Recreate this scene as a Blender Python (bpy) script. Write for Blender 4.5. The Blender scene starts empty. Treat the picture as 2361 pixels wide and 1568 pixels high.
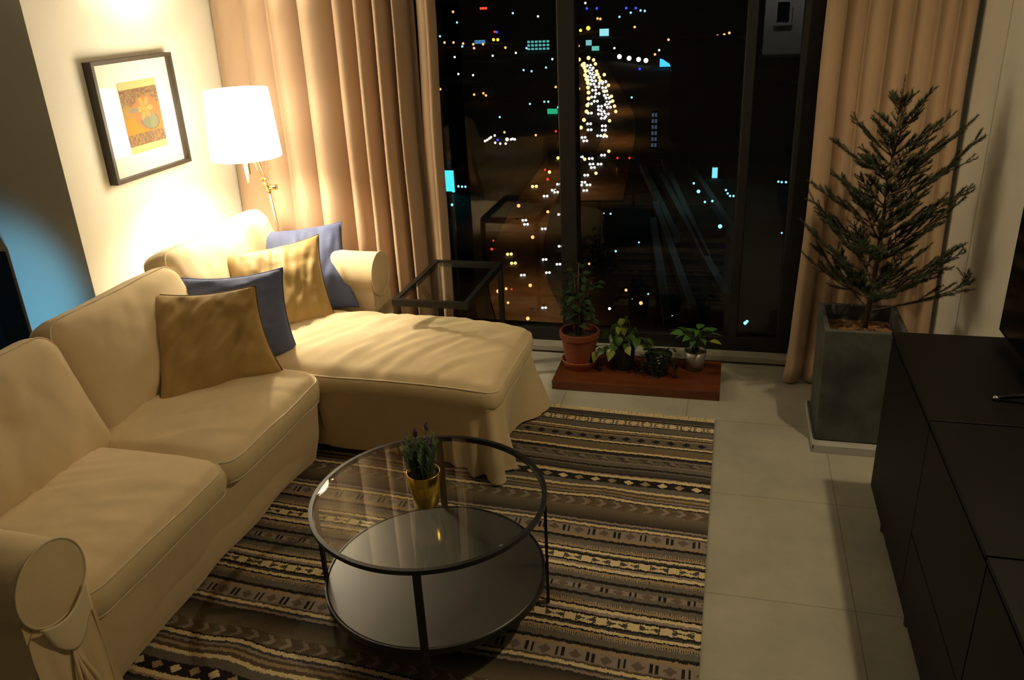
import bpy, bmesh, math, random
import numpy as np
from mathutils import Vector, Matrix, noise
PI = math.pi
SC = bpy.context.scene
COL = SC.collection
random.seed(7)
NR = random.Random(11)

# ------------------------------------------------------------------ camera
cd = bpy.data.cameras.new('camera'); cam = bpy.data.objects.new('camera', cd); COL.objects.link(cam)
YAW, PITCH, ROLL, CAM_H = 0.2686, 0.4026, 0.0487, 1.9135
fwd = Vector((-math.sin(YAW)*math.cos(PITCH), math.cos(YAW)*math.cos(PITCH), -math.sin(PITCH)))
right = Vector((math.cos(YAW), math.sin(YAW), 0)); down = fwd.cross(right)
r2 = right*math.cos(ROLL) + down*math.sin(ROLL); d2 = -right*math.sin(ROLL) + down*math.cos(ROLL)
M = Matrix((r2, -d2, -fwd)).transposed().to_4x4(); M.translation = (0, 0, CAM_H)
cam.matrix_world = M
cd.sensor_width = 36.0; cd.lens = 1905.66/2361*36.0; cd.clip_start = .05; cd.clip_end = 20000
SC.camera = cam

# ------------------------------------------------------------------ world, exposure, lights
w = bpy.data.worlds.new('night_sky'); SC.world = w; w.use_nodes = True
w.node_tree.nodes['Background'].inputs[0].default_value = (.25, .35, .6, 1)
w.node_tree.nodes['Background'].inputs[1].default_value = .0015
SC.view_settings.view_transform = 'Standard'; SC.view_settings.look = 'None'
SC.view_settings.gamma = 1; SC.view_settings.use_curve_mapping = False
SC.view_settings.exposure = 0.0

WARM = (1, .76, .42)
def lamp(kind, name, loc, energy, color, aim=None, size=.05, cone=None, blend=.5):
    l = bpy.data.lights.new(name, kind); l.energy = energy; l.color = color
    if kind == 'SPOT':
        l.spot_size = cone or 2.4; l.spot_blend = blend; l.shadow_soft_size = size
    elif kind == 'POINT': l.shadow_soft_size = size
    elif kind == 'AREA': l.size = size
    o = bpy.data.objects.new(name, l); COL.objects.link(o); o.location = loc
    if aim is not None:
        o.rotation_euler = (Vector(aim)-Vector(loc)).to_track_quat('-Z', 'Y').to_euler()
    return o
LAMP_SHADE_GLOW = 13.5      # emission of the lamp's fabric shade
LAMP_BULB = 1400.0          # emission of the small bulb inside it
# two recessed ceiling spots of the living room, the hallway spot behind, an unseen spot added for the blue wall glow at the left
spot_a = lamp('SPOT', 'downlight_beam', (.962, 2.50, 2.66), 66, (1, .79, .45), (.70, 2.50, 0), .035, 2.7, .8)
spot_b = lamp('SPOT', 'hall_downlight_beam', (.46, -3.05, 2.55), 90, (1, .93, .88), (.46, -3.25, 1.3), .05, 1.9, .6)
spot_c = lamp('SPOT', 'added_blue_beam', (-3.02, 2.12, .56), 17, (.16, .55, .85), (-3.12, 2.9, .70), .06, 1.03, .75)

# ------------------------------------------------------------------ helpers
def mesh_obj(name, verts, faces, mat=None, parent=None, smooth=False, mats=None, midx=None):
    me = bpy.data.meshes.new(name); me.from_pydata([tuple(v) for v in verts], [], faces); me.update()
    if mats:
        for m in mats: me.materials.append(m)
        if midx is not None: me.polygons.foreach_set('material_index', midx)
    elif mat: me.materials.append(mat)
    if smooth: me.polygons.foreach_set('use_smooth', [True]*len(me.polygons))
    o = bpy.data.objects.new(name, me); COL.objects.link(o)
    if parent is not None:
        o.parent = parent
        p = parent
        while p.parent is not None: p = p.parent
        o.matrix_parent_inverse = Matrix.Translation(-p.location) if p.type == 'EMPTY' and parent is p else Matrix.Identity(4)
    return o
def thing(name, label, cat, loc=(0, 0, 0), group=None):
    o = bpy.data.objects.new(name, None); COL.objects.link(o); o.location = loc; o.empty_display_size = .1
    o['label'] = label; o['category'] = cat
    if group: o['group'] = group
    return o
def tag(o, label, cat, group=None):
    o['label'] = label; o['category'] = cat
    if group: o['group'] = group
    return o
def struct(o):
    o['kind'] = 'structure'; return o

class MB:
    """collects verts/faces in world coordinates"""
    def __init__(s): s.v = []; s.f = []; s.m = []
    def add(s, v, f, m=0):
        n = len(s.v); s.v += [tuple(p) for p in v]; s.f += [tuple(i+n for i in q) for q in f]; s.m += [m]*len(f); return s
    def box(s, x0, x1, y0, y1, z0, z1, m=0, bev=0.0):
        if bev <= 0:
            v = [(x, y, z) for x in (x0, x1) for y in (y0, y1) for z in (z0, z1)]
            return s.add(v, [(0, 1, 3, 2), (4, 6, 7, 5), (0, 4, 5, 1), (2, 3, 7, 6), (0, 2, 6, 4), (1, 5, 7, 3)], m)
        bm = bmesh.new(); bmesh.ops.create_cube(bm, size=1)
        for q in bm.verts: q.co = Vector(((x0+x1)/2+q.co.x*(x1-x0), (y0+y1)/2+q.co.y*(y1-y0), (z0+z1)/2+q.co.z*(z1-z0)))
        bmesh.ops.bevel(bm, geom=bm.edges[:], offset=bev, segments=2, affect='EDGES', profile=.5)
        bm.verts.index_update(); v = [tuple(q.co) for q in bm.verts]; f = [tuple(q.index for q in p.verts) for p in bm.faces]; bm.free()
        return s.add(v, f, m)
    def tube(s, pts, r, n=8, m=0, closed=False, cap=True):
        pts = [Vector(p) for p in pts]; N = len(pts)
        rr = r if isinstance(r, (list, tuple)) else [r]*N
        v = []; up = None
        for i, p in enumerate(pts):
            if closed: t = pts[(i+1) % N]-pts[i-1]
            else: t = pts[min(i+1, N-1)]-pts[max(i-1, 0)]
            if t.length < 1e-9: t = Vector((0, 0, 1))
            t.normalize()
            if up is None:
                up = Vector((0, 0, 1)) if abs(t.z) < .9 else Vector((1, 0, 0))
            a = t.cross(up)
            if a.length < 1e-6: a = t.orthogonal()
            a.normalize(); b = a.cross(t); b.normalize(); up = b
            for k in range(n):
                c = 2*PI*k/n; v.append(p+(a*math.cos(c)+b*math.sin(c))*rr[i])
        f = []
        for i in range(N if closed else N-1):
            j = (i+1) % N
            for k in range(n): f.append((i*n+k, i*n+(k+1) % n, j*n+(k+1) % n, j*n+k))
        if cap and not closed: f += [tuple(range(n))[::-1], tuple((N-1)*n+k for k in range(n))]
        return s.add(v, f, m)
    def lathe(s, prof, c, n=40, m=0, axis=None, closed=False):
        """prof: list of (radius, height); axis: optional rotation matrix"""
        v = []
        for (r, z) in prof:
            for k in range(n):
                a = 2*PI*k/n; p = Vector((r*math.cos(a), r*math.sin(a), z))
                if axis: p = axis @ p
                v.append(p+Vector(c))
        f = []; P = len(prof)
        for i in range(P if closed else P-1):
            j = (i+1) % P
            for k in range(n): f.append((i*n+k, i*n+(k+1) % n, j*n+(k+1) % n, j*n+k))
        return s.add(v, f, m)
    def obj(s, name, mat=None, parent=None, smooth=False, mats=None):
        return mesh_obj(name, s.v, s.f, mat, parent, smooth, mats, s.m if mats else None)
def autosmooth(o, ang=.6):
    o.data.polygons.foreach_set('use_smooth', [True]*len(o.data.polygons))
    o.data.set_sharp_from_angle(angle=ang)
    return o

# ------------------------------------------------------------------ materials
def nt(name):
    m = bpy.data.materials.new(name); m.use_nodes = True; n = m.node_tree; return m, n, n.nodes['Principled BSDF']
def mat(name, col, rough=.6, metal=0, bump=0, scale=60, var=0, vscale=6, spec=.5, sheen=0, stretch=None):
    m, n, b = nt(name)
    b.inputs['Base Color'].default_value = (*col, 1); b.inputs['Roughness'].default_value = rough
    b.inputs['Metallic'].default_value = metal; b.inputs['Specular IOR Level'].default_value = spec
    if sheen: b.inputs['Sheen Weight'].default_value = sheen
    tc = n.nodes.new('ShaderNodeTexCoord'); src = tc.outputs['Object']
    if stretch:
        mp = n.nodes.new('ShaderNodeMapping'); mp.inputs['Scale'].default_value = stretch
        n.links.new(src, mp.inputs[0]); src = mp.outputs[0]
    if var:
        t = n.nodes.new('ShaderNodeTexNoise'); t.inputs['Scale'].default_value = vscale; t.inputs['Detail'].default_value = 6
        n.links.new(src, t.inputs['Vector'])
        r = n.nodes.new('ShaderNodeValToRGB'); r.color_ramp.elements[0].position = .3; r.color_ramp.elements[1].position = .7
        r.color_ramp.elements[0].color = (*[c*(1-var) for c in col], 1); r.color_ramp.elements[1].color = (*[min(1, c*(1+var)) for c in col], 1)
        n.links.new(t.outputs['Fac'], r.inputs[0]); n.links.new(r.outputs[0], b.inputs['Base Color'])
    if bump:
        t = n.nodes.new('ShaderNodeTexNoise'); t.inputs['Scale'].default_value = scale; t.inputs['Detail'].default_value = 4
        n.links.new(src, t.inputs['Vector'])
        u = n.nodes.new('ShaderNodeBump'); u.inputs['Strength'].default_value = bump; u.inputs['Distance'].default_value = .01
        n.links.new(t.outputs['Fac'], u.inputs['Height']); n.links.new(u.outputs[0], b.inputs['Normal'])
    return m
def emit(name, col, s):
    m = bpy.data.materials.new(name); m.use_nodes = True; n = m.node_tree; n.nodes.clear()
    e = n.nodes.new('ShaderNodeEmission'); o = n.nodes.new('ShaderNodeOutputMaterial')
    e.inputs[0].default_value = (*col, 1); e.inputs[1].default_value = s; n.links.new(e.outputs[0], o.inputs[0])
    return m
def far_emit(name, col, s):
    m = emit(name, col, s); m.cycles.emission_sampling = 'NONE'; return m
def glass(name, tint=(1, 1, 1), ior=1.5, boost=1.0):
    m = bpy.data.materials.new(name); m.use_nodes = True; n = m.node_tree; n.nodes.clear()
    tr = n.nodes.new('ShaderNodeBsdfTransparent'); tr.inputs[0].default_value = (*tint, 1)
    gl = n.nodes.new('ShaderNodeBsdfGlossy'); gl.inputs['Roughness'].default_value = .0
    lw = n.nodes.new('ShaderNodeLayerWeight'); lw.inputs[0].default_value = .5
    pw = n.nodes.new('ShaderNodeMath'); pw.operation = 'POWER'; pw.inputs[1].default_value = 5
    mu = n.nodes.new('ShaderNodeMath'); mu.operation = 'MULTIPLY_ADD'; mu.inputs[1].default_value = .96; mu.inputs[2].default_value = .04*boost; mu.use_clamp = True
    n.links.new(lw.outputs['Facing'], pw.inputs[0])
    mx = n.nodes.new('ShaderNodeMixShader'); o = n.nodes.new('ShaderNodeOutputMaterial')
    n.links.new(pw.outputs[0], mu.inputs[0]); n.links.new(mu.outputs[0], mx.inputs[0])
    n.links.new(tr.outputs[0], mx.inputs[1]); n.links.new(gl.outputs[0], mx.inputs[2]); n.links.new(mx.outputs[0], o.inputs[0])
    return m

m_wall = mat('cream_wall_paint', (.86, .84, .76), .85, bump=.03, scale=200)
m_wall_dark = mat('unlit_wall_paint', (.40, .38, .34), .9, bump=.03, scale=200)  # wall paint darkened in the colour for the unlit walls
m_ceil = mat('ceiling_paint', (.8, .78, .72), .9)
m_slip = mat('cream_cotton_slipcover', (.76, .60, .37), .9, bump=.10, scale=420, var=.035, vscale=14, sheen=.15)
m_pipe = mat('slipcover_piping', (.74, .62, .44), .85)
m_patch = mat('pale_cotton_patch', (.88, .76, .52), .9, bump=.1, scale=500)
m_curtain = mat('beige_curtain_cloth', (.46, .32, .215), .95, bump=.08, scale=500, sheen=.1)
m_gold = mat('mustard_satin', (.42, .27, .085), .55, bump=.05, scale=500, sheen=.2)
m_goldpipe = mat('mustard_piping', (.12, .07, .02), .7)
m_black = mat('black_steel', (.012, .012, .012), .38, spec=.4)
m_blackbrown = mat('black_brown_veneer', (.0055, .0045, .004), .55, var=.25, vscale=3, stretch=(8, 1, 8), spec=.14)
m_gap = mat('dark_gap', (.002, .002, .002), .9, spec=.1)
m_tv = mat('black_plastic', (.006, .006, .006), .3, spec=.4)
m_silver = mat('brushed_silver', (.55, .55, .55), .3, metal=1)
m_brass = mat('brass_metal', (.80, .62, .28), .22, metal=1)
m_nickel = mat('nickel_metal', (.75, .66, .5), .25, metal=1)
m_terra = mat('terracotta_clay', (.22, .055, .018), .8, var=.12, vscale=20)
m_terra2 = mat('bright_terracotta_clay', (.38, .11, .035), .75, var=.08, vscale=20)
m_blackpot = mat('black_pot', (.012, .012, .012), .45)
m_soil = mat('potting_soil', (.05, .032, .02), 1, bump=.8, scale=120)
m_bark_mulch = mat('bark_mulch', (.24, .13, .06), 1, bump=1, scale=70, var=.5, vscale=50)
m_stone = mat('slate_planter', (.075, .078, .075), .7, bump=.4, scale=25, var=.45, vscale=7)
m_whitetray = mat('white_tray_plastic', (.5, .5, .48), .35)
m_wood = mat('red_brown_wood', (.13, .036, .010), .4, var=.35, vscale=4, stretch=(1, 9, 9))
m_trunk = mat('brown_bark', (.10, .065, .04), .9, bump=.5, scale=80)
m_needle = mat('spruce_needles', (.026, .045, .017), .7)
m_leafdk = mat('dark_green_leaf', (.016, .038, .010), .5)
m_leafmid = mat('green_leaf', (.045, .10, .016), .4)
m_leafvar = mat('yellow_green_leaf', (.20, .25, .03), .4)
m_leafsil = mat('pale_variegated_leaf', (.25, .28, .19), .45)
m_lav = mat('lavender_leaf', (.12, .20, .10), .7)
m_lavfl = mat('lavender_flower', (.13, .06, .13), .8)
m_frame_dark = mat('dark_bronze_window_frame', (.008, .007, .006), .5)
m_glass = glass('window_pane_glass', (.98, .99, 1), 1.5, .75)
m_tglass = glass('table_glass', (.95, .98, .96), 1.5, 1.6)
m_pglass = glass('picture_glass', (.99, .99, .99), 1.5, 1.0)
m_stonesill = mat('stone_sill', (.36, .34, .28), .55, var=.1)
m_mat_board = mat('white_mat_board', (.9, .88, .82), .8)
m_shelf = mat('brown_black_lacquer', (.008, .006, .005), .40, spec=1.0)

def floor_mat():
    m, n, b = nt('grey_beige_floor_tile')
    tc = n.nodes.new('ShaderNodeTexCoord')
    t = n.nodes.new('ShaderNodeTexNoise'); t.inputs['Scale'].default_value = 3.5; t.inputs['Detail'].default_value = 8; t.inputs['Roughness'].default_value = .65
    n.links.new(tc.outputs['Object'], t.inputs['Vector'])
    r = n.nodes.new('ShaderNodeValToRGB'); r.color_ramp.elements[0].position = .32; r.color_ramp.elements[1].position = .7
    r.color_ramp.elements[0].color = (.34, .33, .27, 1); r.color_ramp.elements[1].color = (.47, .45, .37, 1)
    n.links.new(t.outputs['Fac'], r.inputs[0])
    mp = n.nodes.new('ShaderNodeMapping'); mp.inputs['Location'].default_value = (.137, -2.926+.612*10, 0)
    n.links.new(tc.outputs['Object'], mp.inputs[0])
    bk = n.nodes.new('ShaderNodeTexBrick'); bk.offset = 0; bk.squash = 1
    bk.inputs['Scale'].default_value = 1; bk.inputs['Brick Width'].default_value = .612; bk.inputs['Row Height'].default_value = .612
    bk.inputs['Mortar Size'].default_value = .0016; bk.inputs['Mortar Smooth'].default_value = .3
    bk.inputs['Color1'].default_value = bk.inputs['Color2'].default_value = (1, 1, 1, 1); bk.inputs['Mortar'].default_value = (.45, .42, .38, 1)
    n.links.new(mp.outputs[0], bk.inputs['Vector'])
    mx = n.nodes.new('ShaderNodeMixRGB'); mx.blend_type = 'MULTIPLY'; mx.inputs[0].default_value = 1
    n.links.new(r.outputs[0], mx.inputs[1]); n.links.new(bk.outputs['Color'], mx.inputs[2]); n.links.new(mx.outputs[0], b.inputs['Base Color'])
    b.inputs['Roughness'].default_value = .55
    return m
m_floor = floor_mat()

def dotted_blue():
    m, n, b = nt('blue_dotted_cotton')
    tc = n.nodes.new('ShaderNodeTexCoord')
    mp = n.nodes.new('ShaderNodeMapping'); mp.inputs['Rotation'].default_value = (0, 0, PI/4); mp.inputs['Scale'].default_value = (70, 70, 70)
    n.links.new(tc.outputs['UV'], mp.inputs[0])
    v = n.nodes.new('ShaderNodeTexVoronoi'); v.inputs['Scale'].default_value = 1; v.inputs['Randomness'].default_value = 0
    n.links.new(mp.outputs[0], v.inputs['Vector'])
    r = n.nodes.new('ShaderNodeValToRGB'); r.color_ramp.elements[0].position = .20; r.color_ramp.elements[1].position = .30
    r.color_ramp.elements[0].color = (.27, .31, .46, 1); r.color_ramp.elements[1].color = (.05, .068, .165, 1)
    n.links.new(v.outputs['Distance'], r.inputs[0]); n.links.new(r.outputs[0], b.inputs['Base Color'])
    b.inputs['Roughness'].default_value = .8
    return m
m_blue = dotted_blue()
m_bluepipe = mat('blue_edge', (.05, .065, .16), .8)
def vcol_mat(name, rough=.9, bump=.15, scale=300):
    m, n, b = nt(name); a = n.nodes.new('ShaderNodeVertexColor'); a.layer_name = 'pattern'
    n.links.new(a.outputs[0], b.inputs['Base Color']); b.inputs['Roughness'].default_value = rough; b.inputs['Specular IOR Level'].default_value = .2
    if bump:
        tc = n.nodes.new('ShaderNodeTexCoord'); t = n.nodes.new('ShaderNodeTexNoise'); t.inputs['Scale'].default_value = scale
        n.links.new(tc.outputs['Object'], t.inputs['Vector'])
        u = n.nodes.new('ShaderNodeBump'); u.inputs['Strength'].default_value = bump; u.inputs['Distance'].default_value = .004
        n.links.new(t.outputs['Fac'], u.inputs['Height']); n.links.new(u.outputs[0], b.inputs['Normal'])
    return m

# ------------------------------------------------------------------ the room
ZC = 2.72
XR = 1.0
# floor
struct(MB().box(-4.6, 2.0, -3.6, 4.42, -.12, 0).obj('floor', m_floor))
struct(MB().box(-4.6, 2.0, -3.6, 4.6, ZC, ZC+.1).obj('ceiling', m_ceil))
# wall pier behind the sofa (its end face looks at the camera) and the recessed wall further left
struct(MB().box(-4.6, -2.72, 2.9, 4.42, 0, ZC).obj('wall_left', m_wall))
struct(MB().box(-4.7, -4.6, -3.6, 2.9, 0, ZC).obj('wall_far_left', m_wall_dark))
struct(MB().box(XR, XR+.1, -1.6, 4.42, 0, ZC).obj('wall_right', m_wall))
# back wall with a pass-through to the lit hall
b = MB()
b.box(-4.6, .27, -1.7, -1.6, 0, ZC); b.box(.70, 2.0, -1.7, -1.6, 0, ZC); b.box(.27, .70, -1.7, -1.6, 0, 1.06)
struct(b.obj('wall_back', m_wall_dark))
struct(MB().box(-4.6, 2.0, -3.6, -3.5, 0, ZC).obj('wall_hall', m_wall))
struct(MB().box(1.9, 2.0, -3.5, -1.7, 0, ZC).obj('wall_hall_side', m_wall))
struct(MB().box(.24, .73, -1.72, -1.56, 1.06, 1.09, bev=.004).obj('trim_1', mat('white_ledge', (.8, .8, .8), .5)))
# low stone curb of the window and the slab edge
struct(MB().box(-2.72, XR, 4.185, 4.42, .012, .045, bev=.004).obj('trim_2', m_stonesill))
# the window: frame, mullions, panes
win = bpy.data.objects.new('window_1', None); COL.objects.link(win); win.location = (-.86, 4.3, 0); struct(win)
fr = MB()
fr.box(-2.72, XR, 4.26, 4.34, .045, .125, bev=.005); fr.box(-2.72, XR, 4.26, 4.34, ZC-.09, ZC, bev=.005)
fr.box(-2.72, -2.64, 4.26, 4.34, .125, ZC-.09); fr.box(.29, .385, 4.24, 4.34, .125, ZC-.09); fr.box(XR-.06, XR, 4.26, 4.34, .125, ZC-.09)
fr.obj('window_frame', m_frame_dark, win)
MB().box(-.865, -.775, 4.235, 4.36, .125, ZC-.09, bev=.006).obj('mullion', m_frame_dark, win)
MB().box(.035, .085, 4.25, 4.35, .125, ZC-.09, bev=.006).obj('mullion', m_frame_dark, win)
for x0, x1 in ((-2.64, -.865), (-.775, .035), (.085, .29), (.385, .94)):
    MB().box(x0, x1, 4.297, 4.303, .125, ZC-.09).obj('pane', m_glass, win)
# dark joint line on the right wall
struct(MB().box(XR-.003, XR, 3.728, 3.733, 0, ZC).obj('trim_3', mat('wall_joint', (.3, .28, .22), .9)))

# ceiling downlight fittings
for nm, p, lab in (('ceiling_downlight', (.962, 2.50), 'small round recessed ceiling downlight above the black-brown sideboard'),
                   ('ceiling_downlight', (.46, -3.05), 'small round ceiling downlight in the hall, mirrored in the window')):
    t = thing(nm, lab, 'ceiling light', (p[0], p[1], ZC))
    MB().lathe([(.034, 0), (.034, -.008), (.028, -.010), (.026, .0), (.034, 0)], (p[0], p[1], ZC)).obj('trim_ring', m_silver, t, True)
    MB().lathe([(.025, -.002), (.0, -.002)], (p[0], p[1], ZC)).obj('lens', emit('lens_glow', (1, .85, .6), 4), t)

# night-view light positions: x, y, glow radius (metres)
LAMPS = {
    ('lamp_far', 'orange'): [(-622.1,1823.4,2.63),(-598.0,1812.8,2.61),(-561.6,1766.8,2.53),(-529.2,1733.6,2.48),(-505.2,1723.6,2.45),(-426.1,1602.4,2.27),(-1474.9,4498.0,6.46),(-127.7,1684.2,2.31),(-122.2,1349.4,1.85),(18.2,1825.1,2.49),(-46.4,1727.1,2.36),(-39.2,1753.9,2.4),(-27.0,1784.2,2.44),(-18.0,1834.1,2.51),(-40.4,1739.2,2.38),(-442.5,2834.4,3.92),(-427.7,2798.1,3.86),(-251.4,2207.6,3.03),(-329.2,937.7,1.36),(-264.2,892.1,1.28),(-255.7,872.5,1.25),(-491.8,1615.0,2.31),(-271.5,881.5,1.27),(-193.7,938.7,1.32),(-163.7,918.7,1.28),(-144.8,622.7,0.89),(-173.1,636.5,0.91)],
    ('lamp_far', 'white'): [(-363.0,1112.2,1.42),(-336.1,1091.7,1.39),(-895.0,5267.1,6.45),(-206.0,1506.0,1.84),(-123.0,1431.6,1.74),(-77.0,1089.0,1.32),(-463.8,1406.9,1.79),(-370.6,1462.5,1.83),(-398.4,1413.0,1.78),(-735.3,3264.1,4.04),(-275.1,1312.6,1.62),(3.5,841.3,1.02),(-173.6,1326.3,3.52),(-154.7,1291.3,3.42),(-138.1,1266.8,3.36),(-125.4,1246.9,3.3),(-177.8,597.6,0.86),(-177.5,602.6,0.87),(-177.5,608.5,0.88),(-177.9,614.4,0.89),(-177.0,621.9,0.9),(-168.0,590.5,0.85),(-163.2,587.0,0.85),(-159.1,587.0,0.84),(-159.7,604.6,0.87),(-158.9,606.7,0.87),(-156.7,604.5,0.87),(-162.7,604.6,1.33)],
    ('lamp_far', 'cyan'): [(-961.1,2968.6,3.77),(-534.7,1675.4,2.13),(-280.4,1145.6,1.43),(-264.8,1126.4,1.4),(-255.6,1175.0,1.46),(-180.0,815.5,1.02),(-175.9,815.1,1.02),(-158.1,774.8,0.96),(-191.0,800.8,1.0),(-198.6,717.0,0.91),(-97.5,837.9,1.03),(-349.0,3393.8,4.12),(-373.5,3473.8,4.22),(-387.1,3267.9,3.97),(-55.6,395.0,0.5),(-723.2,2088.1,2.67),(-299.8,1484.7,1.83),(-377.6,1571.4,1.95),(-971.8,3809.3,4.75),(-381.0,2905.1,3.54),(-55.0,395.0,0.57),(-141.2,407.0,0.7),(-151.3,449.6,0.66),(-148.9,448.9,0.66),(-146.9,449.0,0.66),(-149.2,418.4,0.96),(-150.7,430.1,0.98),(-11.6,421.8,0.6),(-15.8,444.6,0.96),(-19.2,463.8,0.65),(-8.0,423.9,0.6),(-0.7,440.8,0.57),(0.6,435.3,0.57),(2.3,435.4,0.57),(-1.7,448.5,0.58),(25.7,470.1,0.61),(29.6,469.0,0.61),(27.4,468.9,0.61),(-127.7,357.8,0.93),(-3.1,376.6,0.93),(-55.6,394.5,0.69),(-59.0,395.6,0.33),(-36.6,347.7,0.39),(-44.8,334.0,0.47),(23.3,368.1,0.4),(7.5,260.0,0.59),(8.1,261.6,0.45),(-26.2,283.5,0.32)],
    ('lamp_far', 'blue'): [(-685.9,4077.2,5.64),(-628.8,4008.7,5.54),(-478.6,3871.9,5.32),(-430.3,3813.3,5.24),(-605.1,2197.9,3.11),(-169.4,602.5,0.87),(-120.9,1124.6,1.55)],
    ('lamp_far', 'red'): [(-133.1,658.0,0.86),(-132.8,640.2,0.84),(-125.2,698.6,0.9),(-70.9,534.9,0.69),(-63.2,535.0,0.69),(-110.4,496.9,0.66),(-617.0,2219.4,2.9)],
    ('lamp_far', 'yellow'): [(-523.4,1869.7,3.27),(-512.3,1864.5,3.25),(-384.7,2141.7,3.66),(-375.3,2136.1,3.65),(-372.3,2231.2,5.35),(-284.1,1588.3,2.72),(-279.1,1586.2,2.71)],
    ('lamp_near', 'orange'): [(-34.6,286.6,0.52),(-27.8,273.9,0.65),(-53.1,315.8,0.46),(-79.1,282.6,0.53),(-81.4,279.5,0.69),(-95.6,308.8,0.75),(-64.0,254.2,0.63),(-70.9,287.4,0.66),(-84.7,351.3,0.79),(-87.3,396.4,0.75),(-105.1,407.5,0.91),(-74.6,268.1,0.47)],
    ('lamp_near', 'white'): [(-37.9,267.1,0.49),(-16.2,263.3,0.15),(-31.3,277.7,0.13)],
    ('lamp_near', 'red'): [(-98.3,331.4,0.57),(-101.1,344.1,0.39),(-76.9,282.3,0.33),(-103.1,470.3,0.78)],
    ('edge_left', 'amber'): [(-209.7,1217.8,2.73),(-199.3,1161.4,2.61),(-181.3,1060.5,2.38),(-171.9,1015.0,2.28),(-163.8,974.9,2.19),(-155.6,928.3,2.09),(-147.5,882.9,1.99),(-139.6,835.0,1.88),(-132.6,786.1,1.77),(-126.5,745.5,1.68),(-120.4,696.5,1.58),(-116.1,657.3,1.49),(-230.4,1293.8,2.91),(-219.6,1316.7,2.95),(-208.5,1199.8,2.69),(-189.7,1114.1,2.5)],
    ('edge_right', 'amber'): [(-205.6,1278.1,2.45),(-192.6,1213.3,2.33),(-174.1,1106.3,2.13),(-166.5,1067.5,2.05),(-159.2,1031.1,1.98),(-152.1,993.6,1.91),(-157.6,1061.7,2.04),(-135.7,945.7,1.82),(-118.9,849.4,1.63),(-112.7,813.5,1.57),(-106.1,778.1,1.5),(-100.3,743.6,1.43),(-98.2,690.8,1.33),(-92.0,621.6,1.21),(-132.1,892.2,1.72),(-79.8,558.0,1.09)],
    ('edge_low', 'amber'): [(-106.3,490.6,0.97),(-77.5,488.2,0.96),(-89.7,497.6,0.98),(-91.5,530.6,1.04)],
}
CARS = [(-208.0,1251.0,2.0,0),(-197.9,1211.6,1.94,0),(-194.4,1175.9,1.88,0),(-186.4,1141.2,1.83,0),(-179.4,1118.7,1.79,0),(-182.4,1099.0,1.76,0),(-176.7,1088.0,1.74,0),(-175.2,1059.0,1.7,0),(-168.2,1048.6,1.68,0),(-169.0,1021.9,1.64,0),(-164.5,1012.5,1.62,0),(-161.7,1020.7,1.64,0),(-154.6,985.8,1.58,0),(-161.3,986.8,1.58,0),(-155.5,1019.7,1.63,0),(-148.2,984.9,1.58,0),(-154.0,1037.1,1.66,0),(-150.8,1036.6,1.66,0),(-153.1,953.9,1.53,0),(-144.4,923.0,1.48,0),(-139.3,944.5,1.51,0),(-145.0,976.3,1.56,0),(-132.9,907.3,1.45,0),(-144.5,894.8,1.44,0),(-136.5,861.0,1.38,0),(-128.1,886.3,1.42,0),(-122.5,853.3,1.37,0),(-121.5,834.9,1.34,0),(-139.5,842.6,1.36,0),(-126.4,823.4,1.32,0),(-122.9,800.3,1.29,0),(-116.9,816.8,1.31,0),(-118.8,789.1,1.27,0),(-112.4,772.7,1.24,0),(-107.8,767.2,1.23,0),(-117.1,773.0,1.24,0),(-112.5,757.4,1.22,0),(-118.7,773.1,1.24,0),(-129.1,779.1,1.26,0),(-125.7,775.7,1.25,0),(-119.5,716.6,1.16,0),(-117.3,714.7,1.15,0),(-114.0,685.8,1.11,0),(-105.1,705.3,1.14,0),(-102.0,700.8,1.13,0),(-101.9,683.8,1.1,0),(-101.7,657.3,1.06,0),(-112.8,649.8,1.05,0),(-108.9,634.8,1.03,0),(-96.5,654.1,1.06,0),(-101.3,571.7,0.93,0),(-93.5,566.4,0.92,0),(-86.8,578.6,0.94,0),(-89.9,547.6,0.89,0),(-84.5,547.7,0.89,0),(-87.2,536.7,0.87,0),(-87.7,513.4,0.84,0),(-86.0,493.3,0.81,0),(-86.8,485.9,0.8,0),(-81.8,486.6,0.8,0),(-81.3,472.2,0.77,0),(-112.2,747.5,1.2,0),(-100.0,487.6,0.8,0),(-100.1,472.0,0.78,0),(-97.6,467.0,0.77,0),(-101.7,457.1,0.76,0),(-85.4,417.5,0.69,0),(-101.6,404.5,0.68,0),(-98.9,396.9,0.67,0),(-88.1,389.6,0.65,0),(-74.0,361.2,0.61,0),(-77.1,340.8,0.58,0),(-69.7,334.9,0.57,0),(-71.9,323.3,0.55,0),(-81.7,318.9,0.55,0),(-64.8,282.9,0.49,0),(-115.3,567.3,1.11,1),(-113.5,480.1,0.96,1),(-94.6,346.4,0.71,1),(-89.5,333.8,0.69,1)]

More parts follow.
